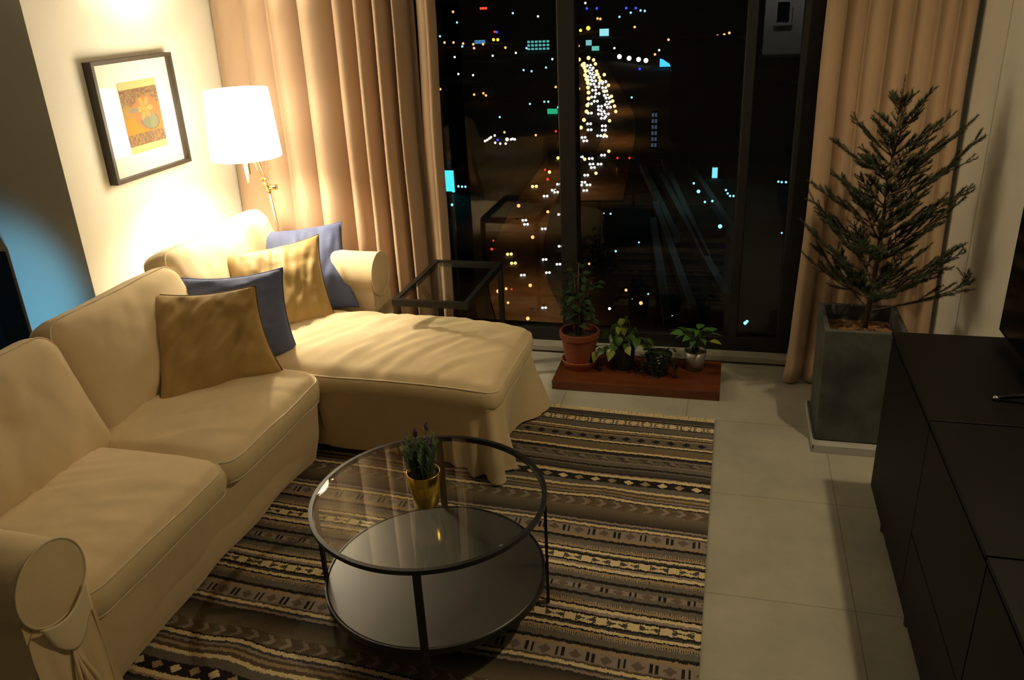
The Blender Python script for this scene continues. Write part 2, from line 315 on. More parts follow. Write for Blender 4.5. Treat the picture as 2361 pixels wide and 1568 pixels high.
# ------------------------------------------------------------------ curtains
def curtain(name, x0, x1, ridges, ybase, amp, z0, z1, label, flare=None, parent=None, nz=60, nx=420, yin=0):
    """ridges: list of (x, half width, forward amount)"""
    rr = random.Random(5); V = []; F = []
    for j in range(nz+1):
        t = j/nz; z = z0+(z1-z0)*t
        for i in range(nx+1):
            s = i/nx; x = x0+(x1-x0)*s
            y = ybase+amp*.9
            for (xr, hw, a) in ridges:
                d = (x-xr)/hw
                if abs(d) < 1: y -= a*amp*(max(0, math.cos(d*PI/2))**.7)
            n1 = noise.noise(Vector((x*9, z*.7, 3.1)))*.009+noise.noise(Vector((x*26, z*2.6, 7.7)))*.0025
            wob = .012*noise.noise(Vector((x*2.0, z*1.3, .4)))
            X = x+wob; Y = y+n1
            if flare: X, Y = flare(X, Y, z, s)
            V.append((X, Y, z))
    for j in range(nz):
        for i in range(nx):
            a = j*(nx+1)+i; F.append((a, a+1, a+nx+2, a+nx+1))
    o = mesh_obj(name, V, F, m_curtain, parent, True)
    sd = o.modifiers.new('thickness', 'SOLIDIFY'); sd.thickness = .002
    tag(o, label, 'curtain'); return o
def fl_left(x, y, z, s):
    k = max(0, 1-z/1.9)
    return x+.02*k*(s-.3), y-.05*k
curtain('curtain', -2.71, -1.575,
        [(-2.60, .11, .5), (-2.42, .095, 1.0), (-2.265, .085, 1.2), (-2.085, .10, 1.6), (-1.925, .065, 1.4), (-1.815, .05, 1.7), (-1.71, .05, 1.8), (-1.625, .035, 1.6)],
        4.08, .10, .015, 2.70, 'wide long beige curtain falling in deep folds behind the lit floor lamp and sofa', fl_left)
curtain('curtain', -1.515, -1.415, [(-1.465, .055, 1.2), (-1.435, .02, .3)], 4.08, .05, .015, 2.70,
        'narrow strip of beige curtain beside the night view, right of the wide folded curtain',
        lambda x, y, z, s: (x-.025-.022*max(0, 1-z/1.9), y-.03*max(0, 1-z/1.9)), nx=60)
def fl_right(x, y, z, s):
    k = max(0, 1-z/1.5)**1.5
    j = max(0, 1-z/.25)**2
    return x-.03*k*(1-s)*(1 if s < .3 else .3)-.02*j*(1-s), y-.07*k-.05*j*(1-s)
curtain('curtain', .365, .975,
        [(.40, .055, 1.2), (.50, .045, .9), (.585, .05, 1.1), (.68, .05, 1.0), (.775, .05, 1.1), (.86, .045, .9), (.94, .04, .8)],
        4.10, .06, .012, 2.70, 'brown-beige curtain hanging behind the potted spruce in the right corner', fl_right, nx=300)
rod = thing('curtain_rail', 'slim ceiling rail carrying the two beige curtains', 'curtain rail', (-.86, 4.12, 2.70))
MB().box(-2.70, .98, 4.09, 4.14, 2.702, 2.72).obj('track', m_frame_dark, rod)

# ------------------------------------------------------------------ soft shapes
def surf_cube(n):
    """unit cube surface grid [-1,1]^3 shared verts"""
    idx = {}; V = []; F = []
    def vid(i, j, k):
        key = (i, j, k)
        if key not in idx: idx[key] = len(V); V.append((i, j, k))
        return idx[key]
    nx, ny, nz = n
    for i in range(nx):
        for j in range(ny):
            F.append((vid(i, j, nz), vid(i+1, j, nz), vid(i+1, j+1, nz), vid(i, j+1, nz)))
            F.append((vid(i, j, 0), vid(i, j+1, 0), vid(i+1, j+1, 0), vid(i+1, j, 0)))
    for i in range(nx):
        for k in range(nz):
            F.append((vid(i, 0, k), vid(i+1, 0, k), vid(i+1, 0, k+1), vid(i, 0, k+1)))
            F.append((vid(i, ny, k), vid(i, ny, k+1), vid(i+1, ny, k+1), vid(i+1, ny, k)))
    for j in range(ny):
        for k in range(nz):
            F.append((vid(0, j, k), vid(0, j, k+1), vid(0, j+1, k+1), vid(0, j+1, k)))
            F.append((vid(nx, j, k), vid(nx, j+1, k), vid(nx, j+1, k+1), vid(nx, j, k+1)))
    return [(2*a/nx-1, 2*b/ny-1, 2*c/nz-1) for a, b, c in V], F
def soft_box(name, size, mtx, parent, crown=(.02, .01), r=.035, corner=.06, wr=.006, seed=0, n=(40, 40, 8), creases=(), mat_=None, pipe=.0035, droop=0, edge_sag=0):
    """cushion: flat box in local x,y with thickness z; crown=(top,bottom); corner = plan corner radius"""
    hx, hy, hz = [s/2 for s in size]; V0, F = surf_cube(n); V = []
    def shape(p, pipe_=False):
        px, py, pz = p[0]*hx, p[1]*hy, p[2]*hz
        # rounded plan corners
        cx = max(-hx+corner, min(hx-corner, px)); cy = max(-hy+corner, min(hy-corner, py))
        dx, dy = px-cx, py-cy; L = max(abs(dx), abs(dy)); Q = math.hypot(dx, dy)
        if Q > 1e-9: px, py = cx+dx/Q*L, cy+dy/Q*L
        # rounded vertical edge
        m_ = min(hx-abs(p[0]*hx), hy-abs(p[1]*hy))
        u, v = p[0], p[1]
        fade = (1-abs(u)**3.2)*(1-abs(v)**3.2)
        ztop = pz
        rr_ = min(r, hz*.8)
        if m_ < rr_:
            e = 1-m_/rr_; ztop -= math.copysign(min(abs(pz), rr_*.62*(e**2.4)), pz)*abs(p[2])**2
        side = max(abs(u), abs(v))
        if pz > 0: ztop += crown[0]*fade*p[2]
        else: ztop += crown[1]*fade*p[2]
        # bulging sides
        bul = .012*(1-p[2]**2)
        if abs(u) > .98: px += math.copysign(bul, u)
        if abs(v) > .98: py += math.copysign(bul, v)
        q = Vector((px, py, ztop))
        s = Vector((px*5+seed*7.1, py*5, ztop*5))
        nn = noise.noise(s)*wr+noise.noise(s*2.6)*wr*.45
        for (ax, ay, fx, am, ph) in creases:
            # stretched wrinkles running along (ax, ay)
            a = px*ax+py*ay; bq = -px*ay+py*ax
            nn += 1.55*am*noise.noise(Vector((a*3.0+ph, bq*fx, seed)))*max(0, fade)**.4
        q.z += nn*(1 if p[2] > 0 else -1)*(.35+.65*abs(p[2]))
        q.x += noise.noise(s*1.3+Vector((9, 0, 0)))*wr*.6; q.y += noise.noise(s*1.3+Vector((0, 9, 0)))*wr*.6
        q.z -= edge_sag*max(0, u)**3
        return q
    V = [mtx @ shape(p) for p in V0]
    o = mesh_obj(name, V, F, mat_ or m_slip, parent, True)
    if pipe:
        mb = MB()
        for zz in (.985, -.985):
            pts = []; N = 34
            for sd in range(4):
                for k in range(N):
                    t = -1+2*k/N
                    p = [(t, -1), (1, t), (-t, 1), (-1, -t)][sd]
                    q = shape((p[0], p[1], zz)); 
                    pts.append(mtx @ (q+Vector((p[0]*.0015, p[1]*.0015, .0))))
            mb.tube(pts, pipe, 6, closed=True)
        pp = mb.obj('piping', m_pipe, o, True)
    return o
def frame3(o, ex, ey):
    ex = Vector(ex).normalized(); ey = (Vector(ey)-ex*Vector(ey).dot(ex)).normalized(); ez = ex.cross(ey)
    m = Matrix((ex, ey, ez)).transposed().to_4x4(); m.translation = Vector(o); return m

# ------------------------------------------------------------------ sofa
SX = -1.66
sofa = thing('corner_sofa', 'cream slipcovered corner sofa with chaise, rolled arms and loose cushions against the wall', 'sofa', (-2.1, 2.5, 0))
# seat base cover: front flares to the floor
def drape(cols, nz=26, name='seat_skirt', wob=.004, cap=None, seed=0):
    """cols: list of (top, bottom) points along a path"""
    V = []; F = []; n = len(cols)
    for j in range(nz+1):
        t = j/nz
        for i, (a, b_) in enumerate(cols):
            a = Vector(a); b_ = Vector(b_); e = t**1.25
            p = a+(b_-a)*t; q = a+(b_-a)*e
            p = Vector((q.x, q.y, p.z))
            w_ = noise.noise(Vector((p.x*6+seed, p.y*6, p.z*4)))*wob*2.2+noise.noise(Vector((p.x*2.1, p.y*2.1+seed, p.z*11)))*wob*t*2
            nrm = Vector((cols[min(i+1, n-1)][0][0]-cols[max(i-1, 0)][0][0], cols[min(i+1, n-1)][0][1]-cols[max(i-1, 0)][0][1], 0))
            nrm = Vector((nrm.y, -nrm.x, 0)); nrm.normalize()
            V.append(p+nrm*w_)
    for j in range(nz):
        for i in range(n-1):
            a = j*n+i; F.append((a, a+1, a+n+1, a+n))
    if cap: F.append(tuple(range(n)))
    o = mesh_obj(name, V, F, m_slip, sofa, True)
    return o
base = MB(); base.box(-2.56, -1.70, 1.40, 2.86, .06, .345, bev=.02); base.box(-2.56, -.93, 2.90, 3.46, .06, .345, bev=.02)
autosmooth(base.obj('seat_base', m_slip, sofa))
# front skirt of the two-seat part
cols = []
for k in range(61):
    y = 1.415+(2.84-1.415)*k/60
    cols.append(((-1.655, y, .362), (-1.715-.02*math.sin(k/60*PI)+.006*math.sin(k*.35), y, .024)))
drape(cols, name='front_skirt', seed=2)
# chaise skirt, with soft pleats at its two outer corners
path = []
def seg(p, q, n): return [((p[0]+(q[0]-p[0])*i/n), (p[1]+(q[1]-p[1])*i/n)) for i in range(n)]
cr = .05
P = seg((-1.672, 2.845), (-.915, 2.845), 80)
P += [(-.915+cr*math.sin(a*PI/2/10), 2.845+cr-cr*math.cos(a*PI/2/10)) for a in range(10)]
P += seg((-.865, 2.895), (-.865, 3.455), 56)
P += [(-.915+cr*math.cos(a*PI/2/10), 3.455+cr*math.sin(a*PI/2/10)) for a in range(10)]
P += seg((-.915, 3.505), (-1.70, 3.505), 60)
cols = []
L = 0
for i, p in enumerate(P):
    a = P[max(i-1, 0)]; c_ = P[min(i+1, len(P)-1)]; tx, ty = c_[0]-a[0], c_[1]-a[1]; l = math.hypot(tx, ty) or 1
    nx_, ny_ = ty/l, -tx/l
    L += math.hypot(p[0]-a[0], p[1]-a[1])
    d1 = math.hypot(p[0]+.865, p[1]-2.845); d2_ = math.hypot(p[0]+.865, p[1]-3.505)
    k1 = math.exp(-(d1/.17)**2); k2 = math.exp(-(d2_/.16)**2)
    off = .004+.040*math.sin(L*66)*k1+.018*math.sin(L*48+1)*k2+.012*math.sin(L*9)
    # near side hangs towards inside, corners kick out
    out = off+.03*k1+.085*k2
    bx, by = p[0]+nx_*out, p[1]+ny_*out
    if p[1] < 2.86: by += .075*(1-k1); 
    if p[0] > -.88: bx -= .045*(1-k1)*(1-k2)
    hem = .022+.03*(1-k1)*(1 if p[1] < 2.86 and p[0] < -1.2 else 0)
    cols.append(((p[0], p[1], .362), (bx, by, hem)))
drape(cols, name='chaise_skirt', wob=.0035, seed=5)

# seat cushions
soft_box('seat_cushion', (.68, .70, .13), frame3((-1.965, 1.775, .405), (1, 0, 0), (0, 1, 0)), sofa, crown=(.035, .005), wr=.005, seed=1,
         creases=((1, .15, 13, .0035, 0), (.9, .45, 30, .0035, 3)), corner=.07, edge_sag=.012)
soft_box('seat_cushion', (.68, .71, .13), frame3((-1.962, 2.482, .405), (1, 0, 0), (0, 1, 0)), sofa, crown=(.048, .005), wr=.006, seed=2,
         creases=((.85, .5, 14, .006, 0), (.9, .45, 32, .005, 3)), corner=.075, edge_sag=.012)
soft_box('chaise_cushion', (1.44, .675, .125), frame3((-1.58, 3.178, .402), (1, 0, 0), (0, 1, 0)), sofa, crown=(.05, .005), wr=.006, seed=3,
         creases=((.45, .9, 13, .006, 1), (.5, .85, 26, .009, 4)), corner=.06, n=(80, 40, 8), edge_sag=.03)
# back cushions (lean back)
def back_cushion(y0, y1, xb, ztop, thick, seed, lean=.36, zb=.44):
    h_ = (ztop-zb)/math.cos(lean)
    ex = Vector((0, 1, 0)); ey = Vector((-math.sin(lean), 0, math.cos(lean)))  # up the cushion
    ez = ex.cross(ey)      # faces +x and up
    org = Vector((xb, (y0+y1)/2, zb))+ey*h_/2-ez*(thick/2)
    m = Matrix((ex, ey, ez)).transposed().to_4x4(); m.translation = org
    return soft_box('back_cushion', (y1-y0, h_, thick), m, sofa, crown=(.045, .02), wr=.009, seed=seed, corner=.07, r=.045,
                    creases=((.3, 1, 9, .004, 0), (.5, .8, 24, .0025, 2)), n=(44, 34, 10))
back_cushion(1.34, 2.185, -2.10, .885, .17, 11)
back_cushion(2.20, 2.935, -2.12, .895, .17, 12)
back_cushion(2.945, 3.79, -2.16, .925, .17, 13, lean=.38)
# back frame
bf = MB(); bf.box(-2.64, -2.47, 1.25, 3.80, .02, .74, bev=.05); autosmooth(bf.obj('back_frame', m_slip, sofa))
# rolled arms: cross section in the y-z plane
def arm(yc, zc, rad, inner, outer, xf, xbk, sgn, seed):
    """sgn=+1 when the seat lies at +y of the arm"""
    prof = []
    # start at the inner foot, up the inner side, round the roll, down the outer side
    prof += [(inner, .03+(zc-rad*.7-.03)*k/14) for k in range(15)]
    a0 = math.atan2(-.45, sgn*1.0)
    st = math.atan2(-.5, (inner-yc)/rad if abs(inner-yc) < rad else sgn)
    N = 30; start = -30*PI/180; end = 222*PI/180
    for k in range(N+1):
        a = start+(end-start)*k/N
        prof.append((yc+sgn*rad*math.cos(a), zc+rad*math.sin(a)))
    oy = outer
    prof += [(oy-sgn*.0-sgn*.02*(k/14), (zc-rad*.95)*(1-k/14)+.012*(k/14)) for k in range(15)]
    V = []; F = []; nx = 40; n = len(prof)
    for i in range(nx+1):
        x = xbk+(xf-xbk)*i/nx
        for k, (y, z) in enumerate(prof):
            wv = noise.noise(Vector((x*5+seed, y*8, z*8)))*.005
            V.append((x, y+wv, z+wv*.6))
    for i in range(nx):
        for k in range(n-1):
            a = i*n+k; q = (a, a+1, a+n+1, a+n); F.append(q if sgn < 0 else q[::-1])
    o = mesh_obj('armrest', V, F, m_slip, sofa, True)
    # front face: disc on a panel
    fm = MB(); cy_, cz_ = yc, zc
    rim = [(xf+.004, yc+rad*.99*math.cos(2*PI*k/48), zc+rad*.99*math.sin(2*PI*k/48)) for k in range(48)]
    for q_ in range(4):
        s0, s1 = 1-q_/4, 1-(q_+1)/4
        for k in range(48):
            p0 = rim[k]; p1 = rim[(k+1) % 48]
            f_ = lambda p, s: (xf+.004+.008*(1-s**2), yc+(p[1]-yc)*s, zc+(p[2]-zc)*s)
            fm.add([f_(p0, s0), f_(p1, s0), f_(p1, s1), f_(p0, s1)], [(0, 1, 2, 3)])
    lo, hi = min(inner, outer), max(inner, outer)
    cols2 = [((xf-.004, lo+(hi-lo)*k/20, zc-rad*.3), (xf+.006+.010*math.sin(k*1.3), lo-.004+(hi-lo+.03)*k/20, .024)) for k in range(21)]
    V = []; F = []
    for j in range(21):
        for a, c_ in cols2:
            t = j/20; V.append((a[0]+(c_[0]-a[0])*t**1.5+noise.noise(Vector((a[1]*14, t*3, seed)))*.004, a[1]+(c_[1]-a[1])*t, a[2]+(c_[2]-a[2])*t))
    F = [(j*21+i, j*21+i+1, j*21+i+22, j*21+i+21) for j in range(20) for i in range(20)]
    fm.add(V, F)
    ff = fm.obj('arm_front', m_slip, o, True)
    MB().tube([(xf+.004, yc+rad*math.cos(2*PI*k/60), zc+rad*math.sin(2*PI*k/60)) for k in range(60)], .0035, 6, closed=True).obj('piping', m_pipe, o, True)
    return o
a1 = arm(1.335, .575, .112, 1.432, 1.225, -1.615, -2.50, +1, 3)
a2 = arm(3.735, .595, .112, 3.632, 3.845, -1.715, -2.50, -1, 8)
# paler fabric patch wrapped over the near arm's front
def patch():
    V = []; F = []; n = 12
    # corners on the front face (y, z): top-left, top-right, bottom-right, bottom-left with a curved top
    for j in range(n+1):
        for i in range(n+1):
            s, t = i/n, j/n
            ty = 1.25+(1.418-1.25)*s; tz = .508+(.50-.508)*s-.045*math.sin(PI*s)*(1)
            tz = .497-.035*math.sin(PI*s)+.022*s
            by = 1.285+(1.425-1.285)*s; bz = .415-.06*math.sin(PI*min(1, s*1.15))+.0*s
            y = ty+(by-ty)*t; z = tz+(bz-tz)*t
            V.append((-1.597-.012*t+.004*math.sin(s*PI), y, z))
    F = [(j*(n+1)+i, j*(n+1)+i+1, j*(n+1)+i+n+2, j*(n+1)+i+n+1) for j in range(n) for i in range(n)]
    o = mesh_obj('fabric_patch', V, F, m_patch, sofa, True); o['label'] = 'paler rectangular cloth patch on the near arm front'
    sm = o.modifiers.new('t', 'SOLIDIFY'); sm.thickness = .003
patch()
# pleat cloth tails under the near arm front
mb = MB()
for k, (y, w_) in enumerate(((1.30, .022), (1.345, .02), (1.39, .02))):
    mb.tube([(-1.612, 1.335, .37), (-1.60, y*.5+1.335*.5, .25), (-1.59, y, .1), (-1.592, y, .026)], [.003, .007, .010, .012], 10)
mb.obj('corner_pleat', m_slip, sofa, True)

# ------------------------------------------------------------------ throw pillows
def pillow(name, TL, TR, BR, BL, th, mfab, mpipe, label, seed, group=None, wr=.006, dirw=(1, .5)):
    TL, TR, BR, BL = map(Vector, (TL, TR, BR, BL)); n = 44
    nrm = ((TR-TL)+(BR-BL)).cross((TL-BL)+(TR-BR)).normalized()
    root = thing(name, label, 'pillow', (BL+BR)/2, group)
    def pt(s, t, sd):
        s2 = 1.05*s*(1-.115*(1-t*t)); t2 = 1.05*t*(1-.115*(1-s*s))
        u, v = (s2+1)/2, (t2+1)/2
        p = BL*(1-u)*(1-v)+BR*u*(1-v)+TL*(1-u)*v+TR*u*v
        e = max(0, (1-s*s)*(1-t*t))
        h_ = th*e**.42
        q = Vector((s*1.7+seed*3, t*1.7, sd*4.))
        a = s*dirw[0]+t*dirw[1]; bb = -s*dirw[1]+t*dirw[0]
        wq = noise.noise(q*1.5)*wr*1.3+noise.noise(Vector((a*1.3+seed, bb*6, sd*3)))*wr*2.4*e**.3+noise.noise(Vector((s*6+seed, t*6, sd)))*wr*.4
        return p+nrm*sd*(h_+wq*min(1, e*6))
    V = []; F = []; UV = []
    for sd in (1, -1):
        o0 = len(V)
        for j in range(n+1):
            for i in range(n+1):
                V.append(pt(-1+2*i/n, -1+2*j/n, sd)); UV.append((i/n, j/n))
        for j in range(n):
            for i in range(n):
                a = o0+j*(n+1)+i; q = (a, a+1, a+n+2, a+n+1); F.append(q if sd > 0 else q[::-1])
    o = mesh_obj('cushion_cover', V, F, mfab, root, True)
    uv = o.data.uv_layers.new(name='UVMap'); 
    li = np.zeros(len(o.data.loops), dtype=np.int32); o.data.loops.foreach_get('vertex_index', li)
    uv.data.foreach_set('uv', np.array(UV, dtype=np.float32)[li].ravel())
    pts = [pt(-1+2*k/30, -1, 1) for k in range(30)]+[pt(1, -1+2*k/30, 1) for k in range(30)]+[pt(1-2*k/30, 1, 1) for k in range(30)]+[pt(-1, 1-2*k/30, 1) for k in range(30)]
    MB().tube(pts, .0035, 6, closed=True).obj('piping', mpipe, root, True)
    return root
pillow('throw_pillow', (-2.275, 2.71, .82), (-1.84, 2.79, .845), (-1.77, 2.775, .478), (-2.075, 2.395, .478), .085, m_gold, m_goldpipe,
       'mustard satin throw pillow leaning in front, nearest the camera', 1, wr=.011, dirw=(.7, .75))
pillow('throw_pillow', (-2.282, 2.935, .81), (-1.885, 3.085, .82), (-1.80, 2.975, .465), (-2.085, 2.685, .475), .075, m_blue, m_bluepipe,
       'dark blue dotted throw pillow wedged between the two mustard pillows', 2, wr=.008, dirw=(1, .2))
pillow('throw_pillow', (-2.30, 3.265, .812), (-1.97, 3.60, .82), (-1.80, 3.36, .465), (-2.09, 3.06, .475), .085, m_gold, m_goldpipe,
       'mustard throw pillow standing behind, before the farthest blue pillow', 3, wr=.007, dirw=(.3, 1))
pillow('throw_pillow', (-2.41, 3.655, .81), (-1.985, 3.89, .807), (-1.795, 3.59, .47), (-2.13, 3.31, .475), .075, m_blue, m_bluepipe,
       'blue dotted throw pillow farthest back beside the far armrest', 4, wr=.008, dirw=(.3, 1))

# ------------------------------------------------------------------ laptop table behind the chaise
ts = thing('side_table', 'black steel frame side table with glass top reaching over the chaise', 'side table', (-1.28, 3.87, 0))
x0, x1, y0, y1, zt = -1.462, -1.10, 3.278, 3.885, .63
f_ = MB(); t_ = .024
f_.box(x0, x1, y0, y0+t_, zt-.03, zt); f_.box(x0, x1, y1-t_, y1, zt-.03, zt); f_.box(x0, x0+t_, y0+t_, y1-t_, zt-.03, zt); f_.box(x1-t_, x1, y0+t_, y1-t_, zt-.03, zt)
f_.obj('top_frame', m_black, ts)
MB().box(x0+t_, x1-t_, y0+t_, y1-t_, zt-.010, zt-.004).obj('glass_top', m_tglass, ts)
for xx in (x0, x1-t_): MB().box(xx, xx+t_, y1-t_, y1, .024, zt-.03).obj('leg', m_black, ts)
MB().box(x0+t_, x1-t_, y1-t_, y1, .0, .024).box(x0, x0+t_, 3.66, y1, 0, .024).box(x1-t_, x1, 3.66, y1, 0, .024).obj('foot_bar', m_black, ts)

# ------------------------------------------------------------------ floor lamp
LX, LY = -2.256, 3.555
fl = thing('floor_lamp', 'lit brass floor lamp with white drum shade in the corner behind the sofa', 'lamp', (-2.30, 3.93, 0))
shade_m, sn, sb = nt('glowing_lamp_shade')
sb.inputs['Base Color'].default_value = (.9, .88, .8, 1); sb.inputs['Roughness'].default_value = .9
sb.inputs['Emission Color'].default_value = (1, .86, .60, 1); sb.inputs['Emission Strength'].default_value = LAMP_SHADE_GLOW
MB().lathe([(.167, 1.222), (.147, 1.535), (.144, 1.535), (.164, 1.222)], (LX, LY, 0), 64, closed=True).obj('lamp_shade', shade_m, fl, True)
m_bulb = emit('bulb_glow', (1, .86, .60), LAMP_BULB)
MB().lathe([(.0, 1.41), (.018, 1.405), (.03, 1.38), (.03, 1.36), (.018, 1.33), (.013, 1.31), (.0, 1.31)], (LX, LY, 0), 20).obj('bulb', m_bulb, fl, True)
s_ = MB(); s_.lathe([(.0, 1.14), (.007, 1.14), (.007, 1.19), (.026, 1.195), (.028, 1.205), (.012, 1.21), (.0, 1.21)], (LX, LY, 0), 24)
for k in range(3):
    a = k*2*PI/3; s_.tube([(LX, LY, 1.25), (LX+.165*math.cos(a), LY+.165*math.sin(a), 1.25)], .002, 6)
s_.obj('lamp_socket', m_nickel, fl, True)
MB().tube([(LX-.005, LY-.02, 1.20), (LX, LY-.02, 1.10)], .0065, 10).obj('switch_handle', mat('white_switch', (.9, .88, .8), .3), fl, True)
JP = Vector((-2.315, 3.80, 1.005))
ar = MB(); ar.tube([(LX+.012, LY+.03, 1.205), (JP.x-.012, JP.y-.02, JP.z+.055)], .0045, 8); ar.tube([(LX+.035, LY+.03, 1.215), (JP.x+.016, JP.y-.02, JP.z+.035)], .0045, 8)
ar.obj('lamp_arm', m_nickel, fl, True)
jt = MB(); jt.lathe([(0, -.012), (.013, -.012), (.013, .03), (0, .03)], JP, 16)
jt.tube([(JP.x-.03, JP.y-.01, JP.z+.06), (JP.x+.01, JP.y-.012, JP.z+.058)], .008, 10)
jt.tube([(JP.x-.016, JP.y-.02, JP.z+.05), (JP.x+.014, JP.y-.02, JP.z+.015)], .008, 8)
jt.tube([(JP.x-.025, JP.y, JP.z+.012), (JP.x+.048, JP.y, JP.z+.016)], [.008, .014], 12)
jt.obj('joint', m_brass, fl, True)
MB().tube([tuple(JP), (-2.308, 3.925, .02)], .0085, 12).obj('pole', m_nickel, fl, True)
MB().lathe([(0, 0), (.13, 0), (.13, .012), (.02, .022), (0, .022)], (-2.308, 3.93, 0), 40).obj('base', m_nickel, fl, True)

# ------------------------------------------------------------------ framed picture
pf = thing('framed_picture', 'square dark-framed print of a yellow flower with white mat on the cream wall', 'picture', (-2.70, 3.425, 1.43))
fy0, fy1, fz0, fz1 = 3.150, 3.712, 1.170, 1.700; wx = -2.72; fw = .017; dep = .045
f_ = MB(); f_.box(wx, wx+dep, fy0, fy0+fw, fz0, fz1).box(wx, wx+dep, fy1-fw, fy1, fz0, fz1).box(wx, wx+dep, fy0+fw, fy1-fw, fz0, fz0+fw).box(wx, wx+dep, fy0+fw, fy1-fw, fz1-fw, fz1)
f_.obj('frame', mat('dark_wood_frame', (.05, .042, .032), .5), pf)
MB().box(wx+.004, wx+.016, fy0+fw, fy1-fw, fz0+fw, fz1-fw).obj('mat_board', m_mat_board, pf)
MB().box(wx+dep-.008, wx+dep-.006, fy0+fw, fy1-fw, fz0+fw, fz1-fw).obj('picture_glass', m_pglass, pf)
def grid_colors(name, V, F, cols, m_, parent, smooth=False):
    o = mesh_obj(name, V, F, m_, parent, smooth)
    ca = o.data.color_attributes.new(name='pattern', type='FLOAT_COLOR', domain='CORNER')
    n = len(cols); arr = np.ones((n, 4, 4), dtype=np.float32); arr[:, :, :3] = np.array(cols, dtype=np.float32)[:, None, :]
    ca.data.foreach_set('color', arr.ravel()); return o
def art():
    ny, nz = 84, 108; y0_, y1_, z0_, z1_ = 3.318, 3.585, 1.275, 1.595; V = []; F = []; C = []
    for j in range(nz+1):
        for i in range(ny+1): V.append((wx+.0175, y0_+(y1_-y0_)*i/ny, z0_+(z1_-z0_)*j/nz))
    rr = random.Random(3)
    for j in range(nz):
        for i in range(ny):
            a = j*(ny+1)+i; F.append((a, a+1, a+ny+2, a+ny+1)); s, t = (i+.5)/ny, (j+.5)/nz
            c = (.86, .68, .36)
            if .10 < t < .90:
                n1 = noise.noise(Vector((s*22, t*26, 1))); n2 = noise.noise(Vector((s*50, t*60, 4)))
                c = (.72, .42, .12)
                if t > .66 or t < .27:
                    c = (.42+.2*n2, .28+.15*n1, .20+.1*n1) if n1+n2*.6 < .1 else (.62, .40, .16)
                if s < .5 and .27 < t < .5: c = (.85, .45, .06)
                d = math.hypot((s-.62)/.36, (t-.54)/.24)
                if d < 1: c = (.80, .36, .15)
                pd = math.hypot(s-.58, (t-.60)*1.2); an = math.atan2((t-.60)*1.2, s-.58)
                if pd < .17+.05*math.cos(an*6): c = (.92, .60, .20) if abs(math.cos(an*3)) > .22 else (.55, .26, .08)
                # sage bowl
                ex_ = (s-.66)/.25; ey_ = (t-.42+.12*(s-.66))/.13
                if ex_*ex_+ey_*ey_ < 1 and t < .46+.12*(s-.5)+.012*n1*3: c = (.40, .44, .30) if ex_*ex_+ey_*ey_ < .84 else (.30, .2, .1)
                if math.hypot((s-.28)/.14, (t-.60)/.035) < 1: c = (.45, .42, .32)
            C.append(tuple(k_*.50 for k_ in c) if .10 < t < .90 else (.70, .52, .24))
    grid_colors('print', V, F, C, vcol_mat('art_print', .8, 0), pf)
art()

